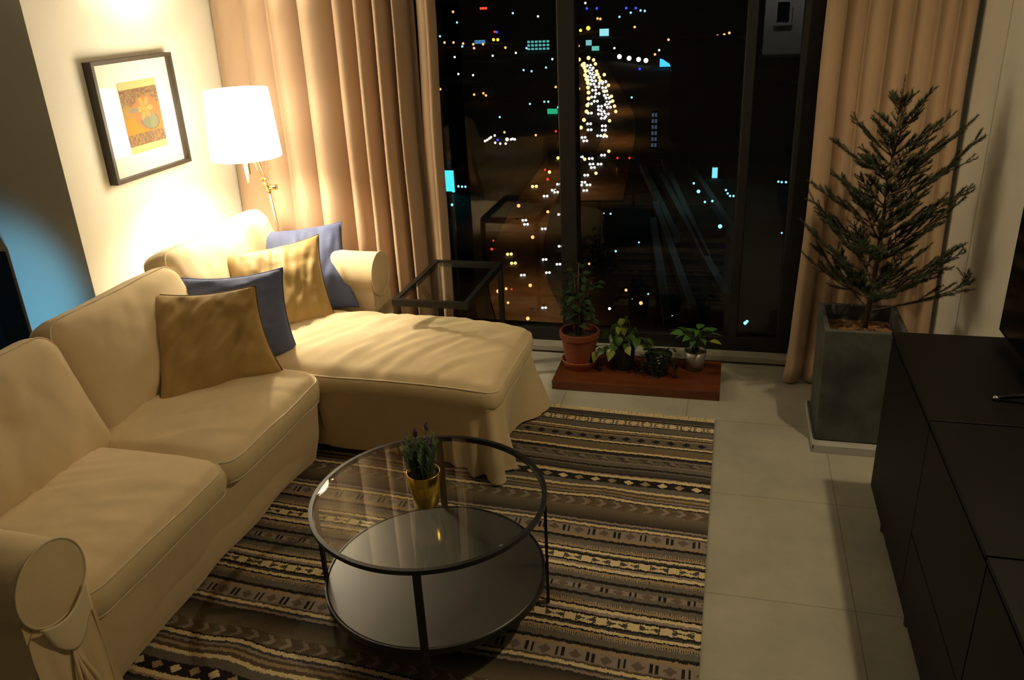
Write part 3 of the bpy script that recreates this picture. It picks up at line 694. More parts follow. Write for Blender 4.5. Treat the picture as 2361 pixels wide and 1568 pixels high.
# ------------------------------------------------------------------ striped rug
def rug():
    X0, X1, YT, YB = -1.86, -.005, 3.497, .985
    H = (YT-YB)/2
    BLK, DK, DG, GR, LG, MV, CR, TN, BR, OL = (.020,.017,.016), (.040,.033,.030), (.075,.066,.062), (.155,.135,.118), (.25,.21,.185), (.30,.245,.215), (.74,.60,.36), (.36,.26,.165), (.12,.085,.055), (.15,.14,.09)
    # right-edge world y of the band borders (from the far end to the centre), colour of the band that follows
    B = [(3.500, DG), (3.463, GR), (3.452, BLK), (3.441, 'H'), (3.399, BLK), (3.391, GR), (3.348, BLK), (3.343, CR), (3.329, BR), (3.322, TN), (3.312, DK), (3.302, TN), (3.291, 'D'), (3.246, DG), (3.241, CR), (3.227, BLK), (3.217, 'G1'),
         (3.161, CR), (3.146, BLK), (3.136, DK), (3.120, LG), (3.109, 'I'), (3.072, LG), (3.060, GR), (3.033, BLK), (3.021, GR), (3.008, DG), (2.982, DK), (2.969, TN), (2.960, CR), (2.943, BLK), (2.939, 'S'),
         (2.895, GR), (2.861, CR), (2.845, BR), (2.830, TN), (2.817, BR), (2.806, MV), (2.796, DG), (2.786, CR), (2.770, BLK), (2.764, 'A'), (2.712, 'G2'), (2.628, MV), (2.616, DG), (2.604, CR), (2.590, BR), (2.581, 'P'),
         (2.532, TN), (2.515, BLK), (2.501, GR), (2.473, 'T'), (2.460, TN), (2.450, BLK), (2.443, CR), (2.430, DG), (2.420, BLK), (2.410, 'B'), (2.377, BLK), (2.367, MV), (2.354, CR), (2.339, BLK), (2.330, TN), (2.319, 'T'), (2.308, GR),
         (2.286, BLK), (2.272, GR), (2.253, 'P')]
    ys = np.array([b_[0] for b_ in B]); YC = 2.2415
    nxn, nyn = 540, 720
    V = np.zeros(((nyn+1)*(nxn+1), 3)); yy = np.linspace(0, 1, nyn+1); xx = np.linspace(0, 1, nxn+1)
    XX, YY = np.meshgrid(X0+(X1-X0)*xx, YT-(YT-YB)*yy)
    ex = X1-XX
    # the weave drifts a little towards the window on the left and ripples in places
    bend = .030*ex+.016*ex**2*(1-(YT-YY)/3.2)*1.0
    bend += .010*np.exp(-((XX+.43)/.14)**2-((YY-2.80)/.10)**2)+.016*np.exp(-((XX+1.45)/.10)**2-((YY-1.66)/.16)**2)
    bend += .004*np.sin(XX*9+YY*3)*np.minimum(1, ex*3)
    wob = .004*np.sin(YY*11)
    Z = .0055+.0015*np.sin(XX*7+YY*5)*np.sin(YY*9)+.006*np.exp(-((XX+.43)/.10)**2-((YY-2.80)/.12)**2)+.007*np.exp(-((XX+1.45)/.08)**2-((YY-1.66)/.2)**2)
    V[:, 0] = (XX+wob*np.minimum(1, ex*5)*.6).ravel(); V[:, 1] = (YY+bend).ravel(); V[:, 2] = Z.ravel()
    I = np.arange(nyn)[:, None]*(nxn+1)+np.arange(nxn)[None, :]
    F = np.stack([I, I+nxn+1, I+nxn+2, I+1], -1).reshape(-1, 4)
    cx = (X1-XX[:-1, :-1]-(X1-X0)/nxn/2); cy = YY[:-1, :-1]-(YT-YB)/nyn/2
    rs = np.random.RandomState(4)
    jag = (rs.rand(*cy.shape)-.5)*.0035+.0012*np.sin(cx*160)
    yj = cy+jag
    ym = np.where(yj < YC, 2*YC-yj, yj)           # mirrored about the middle
    k = np.clip(len(ys)-np.searchsorted(ys[::-1], ym, side='left')-1, 0, len(B)-1)
    top = ys[k]; bot = np.append(ys[1:], YC-.012)[k]
    C = np.zeros(cy.shape+(3,))
    t = np.clip((top-ym)/(top-bot), 0, 1)         # 0 at the far side of the band
    t = np.where(cy < YC, 1-t, t)
    def fr_(a, p, o=0): return np.abs(((a-o)/p+.5) % 1-.5)*p
    for i, (y_, c) in enumerate(B):
        m_ = k == i
        if not isinstance(c, str): C[m_] = c; continue
        a = cx; v = (t-.5)*2
        if c == 'D':    # grey band with black diamonds
            d = fr_(a, .0665, .048); C[m_] = GR; q = m_ & (d/.021+np.abs(v)/.80 < 1); C[q] = BLK
        elif c == 'S':  # black band with cream and tan stars
            d = fr_(a, .0695, .054); n_ = np.round((a-.054)/.0695).astype(int); C[m_] = BLK
            q = m_ & ((d/.022+np.abs(v)/.85 < 1) & (np.abs(d*np.abs(v)) < .0045)); C[q & (n_ % 2 == 0)] = CR; C[q & (n_ % 2 == 1)] = TN
        elif c == 'H':
            C[m_] = CR; d = fr_(a, .060, .036); q = m_ & (d < .021) & (((np.abs(v) > .42) & (np.abs(v) < .82) & (d > .003)) | ((np.abs(v) < .42) & (d > .006) & (d < .012))); C[q] = GR
        elif c == 'P':  # mauve band with pairs of dashes and faint diamonds
            hw = (bot-top); vv = np.where(i == len(B)-1, (cy-YC)/.0205, v*.88)
            C[m_] = MV; n_ = np.round((a-.037)/.0975)
            d = fr_(a, .0975, .037); q = m_ & (d > .0045) & (d < .0135) & (np.abs(vv) < .68); C[q] = BLK
            d = fr_(a, .0975, .086); q = m_ & (d/.021+np.abs(vv)/.74 < 1); C[q] = (.16, .12, .095)
        elif c == 'B':  # cream band with dark paired claws
            C[m_] = CR; d = fr_(a, .104, .056); u = d/.034
            arm_ = (u < 1) & ((np.abs(np.abs(v)-.95*np.maximum(0, u-.30)*1.15) < .17) | ((u > .45) & (np.abs(v) < .15)) | ((np.abs(np.abs(v)-.35*np.maximum(0, u-.2)) < .12))) & (u > .08)
            C[m_ & arm_] = DG
        elif c == 'T':
            C[m_] = TN; q = m_ & (np.abs(v) < .75) & ((a*1/.0075) % 1 < .5); C[q] = CR*np.array(.62) if False else (.42, .34, .23); q = m_ & (np.abs(v) < .75) & ((a/.0075) % 1 >= .5); C[q] = DG
        elif c == 'I':  # ikat lozenges
            C[m_] = DG; ph = ((a+v*.02)/.098) % 1; q = m_ & (ph < .5+.2*np.sin(v*5)) & (np.abs(v) < .8); C[q] = OL; q = m_ & (ph > .5) & (ph < .5+.34*(1-np.abs(v))) ; C[q] = (.24, .19, .15)
        elif c == 'A':  # arrowheads
            C[m_] = (.14, .10, .065); ph = ((a-.9*np.abs(v)*.030*1)/.0625) % 1; q = m_ & (ph > .30) & (ph < .62) & (np.abs(v) < .85); C[q] = (.30, .24, .21)
            q = m_ & (ph > .70) & (ph < .90) & (np.abs(v) < .7) & (np.abs(v) > .2); C[q] = OL
        elif c in ('G1', 'G2'):
            tt = np.where(cy < YC, 1-t, t)
            c0 = np.array((.19, .155, .105)); c1 = np.array((.20, .135, .075)) if c == 'G1' else np.array((.045, .035, .035))
            C[m_] = (c0[None, None]*(1-tt[..., None])+c1[None, None]*tt[..., None])[m_]
    C *= (.93+.14*rs.rand(*cy.shape))[..., None]
    root = thing('striped_rug', 'flat-woven grey, black and cream striped rug with fringe under the coffee table', 'rug', (-.93, 2.24, 0))
    me = bpy.data.meshes.new('woven_field'); me.vertices.add(len(V)); me.vertices.foreach_set('co', V.ravel())
    nf = len(F); me.loops.add(nf*4); me.loops.foreach_set('vertex_index', F.ravel().astype(np.int32))
    me.polygons.add(nf); me.polygons.foreach_set('loop_start', np.arange(0, nf*4, 4, dtype=np.int32)); me.polygons.foreach_set('loop_total', np.full(nf, 4, dtype=np.int32))
    me.update(); me.validate()
    ca = me.color_attributes.new(name='pattern', type='FLOAT_COLOR', domain='CORNER')
    arr = np.ones((nf, 4, 4), dtype=np.float32); arr[:, :, :3] = C.reshape(-1, 3)[:, None, :]; ca.data.foreach_set('color', arr.ravel())
    me.materials.append(vcol_mat('woven_wool', .95, .35, 500))
    o = bpy.data.objects.new('woven_field', me); COL.objects.link(o); o.parent = root; o.matrix_parent_inverse = Matrix.Translation(-root.location)
    sd = o.modifiers.new('t', 'SOLIDIFY'); sd.thickness = .004; sd.offset = -1
    # fringe at both ends
    rr = random.Random(2)
    for (ye, sg) in ((YT, 1), (YB, -1)):
        mb = MB(); x = X0
        while x < X1:
            ex_ = X1-x; yb = ye+.030*ex_+.016*ex_**2*(1-(YT-ye)/3.2)
            for _ in range(3):
                a = rr.uniform(-.012, .012); l = rr.uniform(.026, .044)
                mb.tube([(x+rr.uniform(-.003, .003), yb-sg*.003, .008), (x+a*.5, yb+sg*l*.5, .014), (x+a, yb+sg*l, .005)], .0021, 3)
            x += .0058
        mb.obj('fringe', mat('cream_fringe' , (.74, .62, .40), .95), root)
rug()

# ------------------------------------------------------------------ round coffee table
TX, TY, TA = -.8673, 2.0671, .2452
ct = thing('coffee_table', 'round black steel coffee table with clear glass top and dark round lower shelf', 'table', (TX, TY, .008))
MB().lathe([(.375, .450), (.375, .435), (.370, .434), (.359, .434), (.359, .440), (.359, .4425), (.362, .4425), (.362, .450)], (TX, TY, 0), 128, closed=True).obj('rim', m_black, ct, False)
autosmooth(bpy.data.objects['rim'], .5)
MB().lathe([(0, .4432), (.3615, .4432), (.3615, .4492), (0, .4492)], (TX, TY, 0), 96).obj('glass_top', m_tglass, ct)
MB().lathe([(0, .140), (.352, .140), (.356, .143), (.356, .154), (.352, .157), (0, .157)], (TX, TY, 0), 128).obj('lower_shelf', m_shelf, ct)
autosmooth(bpy.data.objects['lower_shelf'], .5)
MB().lathe([(.362, .134), (.362, .158), (.357, .158), (.357, .134)], (TX, TY, 0), 128, closed=True).obj('shelf_ring', m_black, ct)
for k in range(4):
    a = TA+k*PI/2; c, s = math.cos(a), math.sin(a); cx_, cy_ = TX+.367*c, TY+.367*s
    v = []
    for zz in (.0125, .434):
        for u_, w_ in ((-.005, -.0115), (.005, -.0115), (.005, .0115), (-.005, .0115)): v.append((cx_+c*u_-s*w_, cy_+s*u_+c*w_, zz))
    mesh_obj('leg', v, [(3, 2, 1, 0), (4, 5, 6, 7), (0, 1, 5, 4), (1, 2, 6, 5), (2, 3, 7, 6), (3, 0, 4, 7)], m_black, ct)
for a in (PI-.1, -.6+PI*2, PI/2+.9):
    MB().lathe([(0, .4425), (.006, .4425), (.006, .4432), (0, .4432)], (TX+.355*math.cos(a), TY+.355*math.sin(a), 0), 16).obj('clear_pad', m_silver, ct)

# ------------------------------------------------------------------ lavender in a brass pot
LVX, LVY = -.857, 2.018
lv = thing('potted_lavender', 'small lavender plant in a shiny gold pot on the glass coffee table', 'plant', (LVX, LVY, .45))
m_goldpot = mat('polished_gold', (.80, .55, .10), .24, metal=1)
MB().lathe([(0, .4505), (.036, .4505), (.0385, .453), (.052, .566), (.0505, .5675), (.049, .566), (.036, .458), (0, .458)], (LVX, LVY, 0), 64).obj('pot', m_goldpot, lv, True)
MB().lathe([(0, .556), (.046, .556), (.049, .551), (0, .548)], (LVX, LVY, 0), 24).obj('soil', m_soil, lv, True)
def blade_leaf(mb, p, d, l, w, m=0, up=None):
    d = Vector(d).normalized(); up = Vector(up or (0, 0, 1)); a = d.cross(up)
    if a.length < 1e-3: a = Vector((1, 0, 0))
    a.normalize(); b_ = a.cross(d); p = Vector(p)
    mb.add([p, p+d*l*.45+a*w/2+b_*w*.1, p+d*l, p+d*l*.45-a*w/2+b_*w*.1, p+d*l*.5-b_*w*.08], [(0, 1, 4), (1, 2, 4), (2, 3, 4), (3, 0, 4)], m)
rr = random.Random(21)
lf = MB(); 
for k in range(96):
    a = rr.uniform(0, 2*PI); r0 = rr.uniform(0, .032); l = rr.uniform(.06, .125); tl = rr.uniform(.0, .46)*(r0/.032+.35)
    p0 = Vector((LVX+r0*math.cos(a), LVY+r0*math.sin(a), .553)); d = Vector((math.cos(a)*tl, math.sin(a)*tl, 1)).normalized()
    p1 = p0+d*l+Vector((0, 0, .0)); lf.tube([p0, p0+d*l*.5, p1], [.0012, .001, .0006], 4)
    z = .015
    while z < l:
        for q in range(4):
            b_ = rr.uniform(0, 2*PI); dd = (d*.9+Vector((math.cos(b_), math.sin(b_), .1))*.9)
            blade_leaf(lf, p0+d*z, dd, rr.uniform(.012, .022), .0028)
        z += .0065
lf.obj('foliage', m_lav, lv)
for (dx, dy, top, px_) in ((-.016, .004, .705, 0), (.020, .010, .728, 1), (-.040, .01, .66, 2), (.03, .02, .675, 3), (.004, .012, .668, 4), (.034, -.005, .668, 5)):
    fm = MB(); p1 = Vector((LVX+dx, LVY+dy, top)); p0 = Vector((LVX+dx*.4, LVY+dy*.4, .56))
    fm.tube([p0, (p0+p1)/2, p1-Vector((0, 0, .022))], .0009, 4)
    prof = [(0, -.024), (.0045, -.021), (.0068, -.012), (.0062, -.004), (.003, .0), (0, .001)]
    fm.lathe([(r_*(1+.0), z_) for r_, z_ in prof], p1, 10)
    for k in range(9):
        a = k*2.4; fm.lathe([(0, -.002), (.0022, 0), (0, .003)], p1+Vector((.0062*math.cos(a), .0062*math.sin(a), -.018+.0016*k)), 5)
    for k in range(4):
        a = k*PI/2+.5; blade_leaf(fm, p1-Vector((0, 0, .003)), (math.cos(a)*.7, math.sin(a)*.7, 1), .012, .005)
    fm.obj('flower_head', m_lavfl, lv, True)

# ------------------------------------------------------------------ plank with four house plants at the window
pk = tag(MB().box(-.828, .012, 3.735, 4.10, .0, .05, bev=.004).obj('wooden_plank', m_wood), 'thick red-brown wooden plank on the floor holding four potted plants by the window', 'board')
def pot_prof(r0, r1, h_, z0, th=.006, rim=0, rimh=.0):
    if rim: return [(0, z0), (r0, z0), (r1-.002, z0+h_-rimh), (r1+rim, z0+h_-rimh), (r1+rim+.001, z0+h_), (r1-th+.001, z0+h_), (r1-th, z0+h_-rimh), (r0-th, z0+th), (0, z0+th)]
    return [(0, z0), (r0, z0), (r1, z0+h_), (r1-th, z0+h_), (r0-th, z0+th), (0, z0+th)]
def round_leaf(mb, p, d, l, w, droop=.2, m=0, roll=0, n=6, heart=False):
    d = Vector(d).normalized(); a = d.cross(Vector((0, 0, 1)))
    if a.length < 1e-3: a = Vector((1, 0, 0))
    a.normalize(); b_ = a.cross(d)
    a, b_ = a*math.cos(roll)+b_*math.sin(roll), b_*math.cos(roll)-a*math.sin(roll)
    p = Vector(p); V = []; F = []
    for i in range(n+1):
        t = i/n; wd = math.sin(PI*t**(.62 if heart else .8))*w/2 if 0 < i < n else 0.0
        c_ = p+d*l*t-b_*droop*l*t*t
        V += [c_+a*wd+b_*wd*.25, c_, c_-a*wd+b_*wd*.25]
    for i in range(n):
        q = i*3; F += [(q, q+1, q+4, q+3), (q+1, q+2, q+5, q+4)]
    mb.add(V, F, m)
# 1 terracotta with a small rubber tree
px, py = -.716, 3.935
g = thing('potted_ficus', 'tallest window plant with round dark leaves in a terracotta pot and saucer on the plank', 'plant', (px, py, .05))
MB().lathe([(0, .0505), (.078, .0505), (.094, .094), (.096, .098), (.090, .098), (.076, .058), (0, .058)], (px, py, 0), 48).obj('saucer', m_terra2, g, True)
MB().lathe(pot_prof(.070, .098, .195, .0585, .006, .006, .03), (px, py, 0), 48).obj('pot', m_terra, g); autosmooth(bpy.data.objects['pot.001'], .5)
MB().lathe([(0, .226), (.09, .224)], (px, py, 0), 32).obj('soil', m_soil, g)
rr = random.Random(31); st = MB(); lf = MB()
tips = []
for (bx, by, tx_, ty_, tz_) in ((.008, .0, .0, .01, .62), (-.012, .0, -.05, .02, .50), (.004, .006, .06, .03, .52), (.0, -.006, .02, -.03, .47), (0, 0, -.03, .02, .56)):
    p0 = Vector((px+bx, py+by, .22)); p1 = Vector((px+tx_, py+ty_, tz_)); mid = (p0+p1)/2+Vector((rr.uniform(-.01, .01), rr.uniform(-.01, .01), .02))
    st.tube([p0, mid, p1], [.0075, .005, .002], 8)
    for q in range(24):
        t = .25+.75*q/23; c_ = p0*(1-t)**2+mid*2*t*(1-t)+p1*t*t; a = q*2.4+rr.uniform(-.4, .4)
        dd = Vector((math.cos(a), math.sin(a), rr.uniform(-.2, .5))); pe = c_+dd*rr.uniform(.02, .055)
        st.tube([c_, pe], .001, 4)
        round_leaf(lf, pe, dd+Vector((0, 0, -.2)), rr.uniform(.035, .05), rr.uniform(.028, .038), .25, roll=rr.uniform(-.6, .6))
st.obj('stem', m_trunk, g, True); lf.obj('foliage', m_leafdk, g, True)
# 2 pothos in a black pot
px, py = -.487, 3.955
g = thing('potted_pothos', 'trailing yellow-green pothos in a tall black pot beside the terracotta pot', 'plant', (px, py, .05))
MB().lathe(pot_prof(.052, .062, .12, .0505), (px, py, 0), 40).obj('pot', m_blackpot, g)
MB().lathe([(0, .160), (.058, .158)], (px, py, 0), 24).obj('soil', m_soil, g)
rr = random.Random(8); st = MB(); lf = MB()
ends = [(-.20, -.03, .14), (-.13, -.06, .155), (-.05, -.09, .19), (.03, -.10, .21), (-.02, -.02, .30), (.02, .0, .34), (.06, .02, .27), (.11, .0, .22), (.14, -.03, .18), (-.05, .03, .28), (.0, .03, .31), (.04, -.04, .26), (-.08, .0, .24), (.07, -.05, .24), (-.01, -.06, .245)]
for i, (dx, dy, z_) in enumerate(ends):
    p0 = Vector((px+dx*.12, py+dy*.12, .158)); p1 = Vector((px+dx, py+dy, z_)); mid = (p0+p1)/2+Vector((0, 0, .05)); pts = [p0*(1-t)**2+mid*2*t*(1-t)+p1*t*t for t in (0, .2, .4, .6, .8, 1)]
    st.tube(pts, .0018, 5)
    for t in ((.55, .8, 1) if i < 10 else (.6, 1)):
        c_ = p0*(1-t)**2+mid*2*t*(1-t)+p1*t*t; a = rr.uniform(0, 2*PI)
        dd = Vector((dx, dy-.02, 0))*6+Vector((math.cos(a)*.6, math.sin(a)*.6-.5, -.5))
        round_leaf(lf, c_, dd, rr.uniform(.045, .068), rr.uniform(.036, .05), .3, m=(1 if (i in (0, 1, 2, 3) and t == 1) or rr.random() < .22 else 0), roll=rr.uniform(-.7, .7), heart=True)
st.obj('stem', m_leafmid, g, True); lf.obj('foliage', None, g, True, mats=[m_leafmid, m_leafvar])
# 3 dark trailing plant
px, py = -.300, 3.90
g = thing('potted_trailing_plant', 'dark trailing plant with small pale leaves in a black pot, third along the plank', 'plant', (px, py, .05))
MB().lathe(pot_prof(.046, .068, .115, .0505), (px, py, 0), 40).obj('pot', m_blackpot, g)
MB().lathe([(0, .155), (.060, .153)], (px, py, 0), 24).obj('soil', m_soil, g)
rr = random.Random(9); st = MB(); lf = MB()
for i in range(20):
    a = rr.uniform(0, 2*PI) if i > 7 else rr.uniform(-2.6, -.4); R = rr.uniform(.07, .12); z_ = rr.uniform(.06, .2)
    p0 = Vector((px, py, .155)); p1 = Vector((px+R*math.cos(a), py+R*math.sin(a), z_)); mid = Vector((px+R*.7*math.cos(a), py+R*.7*math.sin(a), .215))
    f_ = lambda t: p0*(1-t)**2+mid*2*t*(1-t)+p1*t*t
    st.tube([f_(t/6) for t in range(7)], .0012, 4)
    for q in range(9):
        c_ = f_(.25+.75*q/8); b_ = rr.uniform(0, 2*PI)
        round_leaf(lf, c_, (math.cos(b_), math.sin(b_), .2), rr.uniform(.014, .022), rr.uniform(.011, .016), .2, m=(1 if 3 < i < 6 and q > 3 else 0), n=4)
st.obj('stem', m_leafdk, g, True); lf.obj('foliage', None, g, True, mats=[m_leafdk, m_leafsil])
# 4 silver pot
px, py = -.122, 3.985
g = thing('potted_peace_lily', 'small broad-leaved plant in a silver-grey metal pot at the right end of the plank', 'plant', (px, py, .05))
MB().lathe(pot_prof(.044, .056, .105, .0505, .003), (px, py, 0), 40).obj('pot', mat('grey_galvanised_metal', (.34, .33, .31), .45, metal=.7), g, True)
MB().lathe([(0, .148), (.052, .146)], (px, py, 0), 24).obj('soil', m_soil, g)
rr = random.Random(10); st = MB(); lf = MB()
for i in range(17):
    a = i*2.4; R = rr.uniform(.02, .085); z_ = .30-.9*R+rr.uniform(-.02, .02); p0 = Vector((px+.01*math.cos(a), py+.01*math.sin(a), .147)); p1 = Vector((px+R*math.cos(a), py+R*math.sin(a), z_))
    mid = (p0+p1)/2+Vector((0, 0, .03)); st.tube([p0, mid, p1], .0016, 4)
    round_leaf(lf, p1, (math.cos(a)*.9, math.sin(a)*.9, .35), rr.uniform(.06, .085), rr.uniform(.03, .042), .45, m=(1 if i == 5 else 0), roll=rr.uniform(-.4, .4), n=7)
st.obj('stem', m_leafmid, g, True); lf.obj('foliage', None, g, True, mats=[mat('fresh_green_leaf', (.06, .17, .035), .4), m_leafvar])

# ------------------------------------------------------------------ potted spruce
tr = thing('potted_spruce', 'tall potted spruce tree with sparse upswept branches in a square slate-grey planter', 'tree', (.59, 3.55, .02))
pl = MB()
def taper(mb, x0, x1, y0, y1, z0, z1, ins, th):
    o_ = [(x0+ins, y0+ins, z0), (x1-ins, y0+ins, z0), (x1-ins, y1-ins, z0), (x0+ins, y1-ins, z0), (x0, y0, z1), (x1, y0, z1), (x1, y1, z1), (x0, y1, z1)]
    i_ = [(x0+th, y0+th, z1), (x1-th, y0+th, z1), (x1-th, y1-th, z1), (x0+th, y1-th, z1), (x0+th, y0+th, z1-.09), (x1-th, y0+th, z1-.09), (x1-th, y1-th, z1-.09), (x0+th, y1-th, z1-.09)]
    mb.add(o_+i_, [(3, 2, 1, 0), (0, 1, 5, 4), (1, 2, 6, 5), (2, 3, 7, 6), (3, 0, 4, 7), (4, 5, 9, 8), (5, 6, 10, 9), (6, 7, 11, 10), (7, 4, 8, 11), (8, 9, 13, 12), (9, 10, 14, 13), (10, 11, 15, 14), (11, 8, 12, 15), (12, 13, 14, 15)])
taper(pl, .420, .745, 3.385, 3.725, .022, .545, .010, .022)
po = pl.obj('planter', m_stone, tr); bv = po.modifiers.new('b', 'BEVEL'); bv.width = .004; bv.segments = 2
ml = MB(); nn = 26
for j in range(nn+1):
    for i in range(nn+1):
        x_, y_ = .445+.275*i/nn, 3.41+.29*j/nn; ml.v.append((x_, y_, .475+.012*noise.noise(Vector((x_*40, y_*40, 0)))+.02*math.exp(-((x_-.6)**2+(y_-3.56)**2)/.004)))
ml.f = [(j*(nn+1)+i, j*(nn+1)+i+1, j*(nn+1)+i+nn+2, j*(nn+1)+i+nn+1) for j in range(nn) for i in range(nn)]; ml.m = [0]*len(ml.f)
ml.obj('bark_mulch', m_bark_mulch, tr, True)
ty_ = MB(); taper(ty_, .412, .765, 3.322, 3.735, .002, .0195, .004, .003)
# shallow tray: rebuild with a lip
ty_ = MB(); x0, x1, y0, y1 = .412, .775, 3.318, 3.745
ty_.box(x0, x1, y0, y1, .001, .018).box(x0, x0+.004, y0, y1, .018, .036).box(x1-.004, x1, y0, y1, .018, .036).box(x0, x1, y0, y0+.004, .018, .036).box(x0, x1, y1-.004, y1, .018, .036)
tag(ty_.obj('plant_tray', m_whitetray), 'shallow white rectangular tray on the floor under the slate planter', 'tray')
rr = random.Random(5)
tb = Vector((.600, 3.565, .47)); tt_ = Vector((.634, 3.60, 1.535))
tk = MB(); tk.tube([tb, tb.lerp(tt_, .3)+Vector((.006, 0, 0)), tb.lerp(tt_, .6), tt_], [.012, .010, .006, .0022], 10)
tk.obj('trunk', m_trunk, tr, True)
def needles(mb, pts, dens=.0031, ln=.0135):
    for a_, b_ in zip(pts[:-1], pts[1:]):
        d = (b_-a_); L_ = d.length; d.normalize(); s_ = d.orthogonal().normalized(); u_ = d.cross(s_); k = 0; n_ = max(1, int(L_/dens))
        for q in range(n_):
            c_ = a_+d*(L_*(q+.5)/n_)
            for z_ in range(5):
                an = rr.uniform(0, 2*PI); o_ = s_*math.cos(an)+u_*math.sin(an); e_ = (d*.75+o_+Vector((0, 0, .15))).normalized()*ln*rr.uniform(.8, 1.15); w_ = o_.cross(d)*.0011
                mb.add([c_-w_, c_+w_, c_+e_], [(0, 1, 2)], 1)
def limb(p, d, L_, up):
    pts = [Vector(p)]; dd = Vector(d).normalized(); n_ = 7
    for i in range(n_):
        dd = (dd+Vector((rr.uniform(-.05, .05), rr.uniform(-.05, .05), up))).normalized(); q = pts[-1]+dd*L_/n_
        q.x = min(q.x, .968-.003*i); q.y = min(q.y, 4.0)
        pts.append(q)
    return pts
def spruce_branch(p, az, L_, elev, up=.045, bare=.18):
    mb = MB(); d = Vector((math.cos(az)*math.cos(elev), math.sin(az)*math.cos(elev), math.sin(elev)))
    pts = limb(p, d, L_, up); mb.tube(pts, [.0042-.0032*i/7 for i in range(8)], 5, 0); needles(mb, pts[1:])
    for i in range(2, 8):
        base_ = pts[i]; dr = (pts[i]-pts[i-1]).normalized(); sd = dr.cross(Vector((0, 0, 1))).normalized()
        sl = (L_*(.40-.04*i)+.022)*rr.uniform(.75, 1.25)
        if sl < .02: sl = .02
        for sg in (-1, 1):
            if rr.random() < .12: continue
            e_ = (dr*1.0+sd*sg*rr.uniform(.45, 1.0)+Vector((0, 0, rr.uniform(-.25, .4)))).normalized()
            sp = limb(base_, e_, sl, .02)[:8:2]
            mb.tube(sp, .0013, 4, 0); needles(mb, sp)
            if sl > .07:
                for q in (1, 2):
                    e2 = ((sp[-1]-sp[0]).normalized()+sd*(-sg)*.2+dr*.5+Vector((0, 0, .1))).normalized(); s3 = [sp[q], sp[q]+e2*sl*.38]; mb.tube(s3, .001, 4, 0); needles(mb, s3)
    return mb.obj('branch', None, tr, False, mats=[m_trunk, m_needle])
def trunk_at(z): return tb.lerp(tt_, (z-.47)/(1.03))
# hand placed long branches to the right (towards the room) and left, then whorls
for z_, az, L_, el in ((.57, -.15, .46, .22), (.60, .25, .40, .42), (.66, -.5, .36, .5), (.80, -.2, .36, .62), (.88, .1, .36, .35), (.98, -.3, .40, .62), (1.05, 0, .30, .3), (1.12, -.15, .33, .55), (1.18, .3, .25, .5),
                       (.62, 3.0, .30, .35), (.72, 3.5, .36, .45), (.80, 2.9, .34, .55), (.92, 3.3, .34, .45), (1.0, 3.7, .26, .4), (1.12, 3.1, .25, .45), (1.2, 2.8, .20, .55)):
    spruce_branch(trunk_at(z_), az, L_, el)
z_ = .60; k_ = 0
while z_ < 1.36:
    n_ = 6 if z_ < 1.2 else 5
    for q in range(n_):
        az = k_*1.1+q*2*PI/n_+rr.uniform(-.5, .5); f_ = 1-(z_-.55)/1.0
        L_ = (.10+.19*f_)*rr.uniform(.5, 1.3)
        if abs(math.sin(az)) > .6 and math.cos(az) > 0: L_ *= .9
        spruce_branch(trunk_at(z_+rr.uniform(-.03, .03)), az, L_, rr.uniform(.2, .7)+.3*(1-f_))
    z_ += .085; k_ += 1
for q in range(3): spruce_branch(trunk_at(1.37), q*2.1+.4, .07, .8)
tp = MB(); tpp = [trunk_at(1.34), trunk_at(1.50)]; needles(tp, tpp); tp.tube(tpp, .002, 5, 0); tp.obj('leader', None, tr, False, mats=[m_trunk, m_needle])

# ------------------------------------------------------------------ sideboard
sbd = thing('sideboard', 'long black-brown low sideboard with flush drawers and doors along the right wall', 'sideboard', (.785, 1.6, 0))
XF, XB, YN, YF = .590, .985, .46, 2.94
cb = MB()
cb.box(XF+.018, XB, YN, YF, .095, .715)
cb.obj('body', m_blackbrown, sbd)
for k, (ya, yb) in enumerate(((.46, 1.05), (1.055, 1.66), (1.664, 2.278), (2.282, 2.94))):
    MB().box(XF-.004, XB, ya+.001, yb-.001, .722, .734, bev=.0015).obj('top_panel', m_blackbrown, sbd)
MB().box(XF+.022, XB-.003, YN+.003, YF-.003, .715, .722).obj('shadow_gap', m_gap, sbd)
MB().box(XF, XF+.018, 2.284, YF-.001, .097, .708, bev=.001).obj('door', m_blackbrown, sbd)
for (ya, yb) in ((.46, 1.054), (1.058, 1.660), (1.664, 2.280)):
    MB().box(XF, XF+.018, ya+.001, yb-.001, .097, .346, bev=.001).obj('drawer', m_blackbrown, sbd)
    MB().box(XF, XF+.018, ya+.001, yb-.001, .351, .708, bev=.001).obj('drawer', m_blackbrown, sbd)
for yy_ in (YF-.16, 2.28, 1.66, 1.05, .6):
    for xx_ in (XF+.035, XB-.06):
        MB().lathe([(0, 0.0005), (.012, .0005), (.018, .09), (.018, .095), (0, .095)], (xx_, yy_, 0), 20).obj('foot', m_black, sbd, True)
tv = thing('television', 'large black flat screen television standing on the sideboard against the right wall', 'television', (.93, 2.2, .735))
MB().box(.918, .948, 1.62, 2.93, .765, 1.50, bev=.004).obj('housing', m_tv, tv)
MB().box(.9165, .9178, 1.63, 2.92, .78, 1.49).obj('screen', mat('dark_screen_glass', (.004, .004, .005), .12, spec=.5), tv)
for yy_ in (2.44, 1.98):
    mb = MB(); mb.tube([(.795, yy_, .742), (.93, yy_-.02, .775)], .007, 8); mb.tube([(.93, yy_-.02, .775), (.975, yy_, .742)], .007, 8); mb.obj('stand_foot', m_tv, tv, True)
    MB().lathe([(0, -.003), (.010, -.003), (.010, .006), (0, .008)], (.795, yy_, .740), 16).obj('foot_cap', m_silver, tv, True)

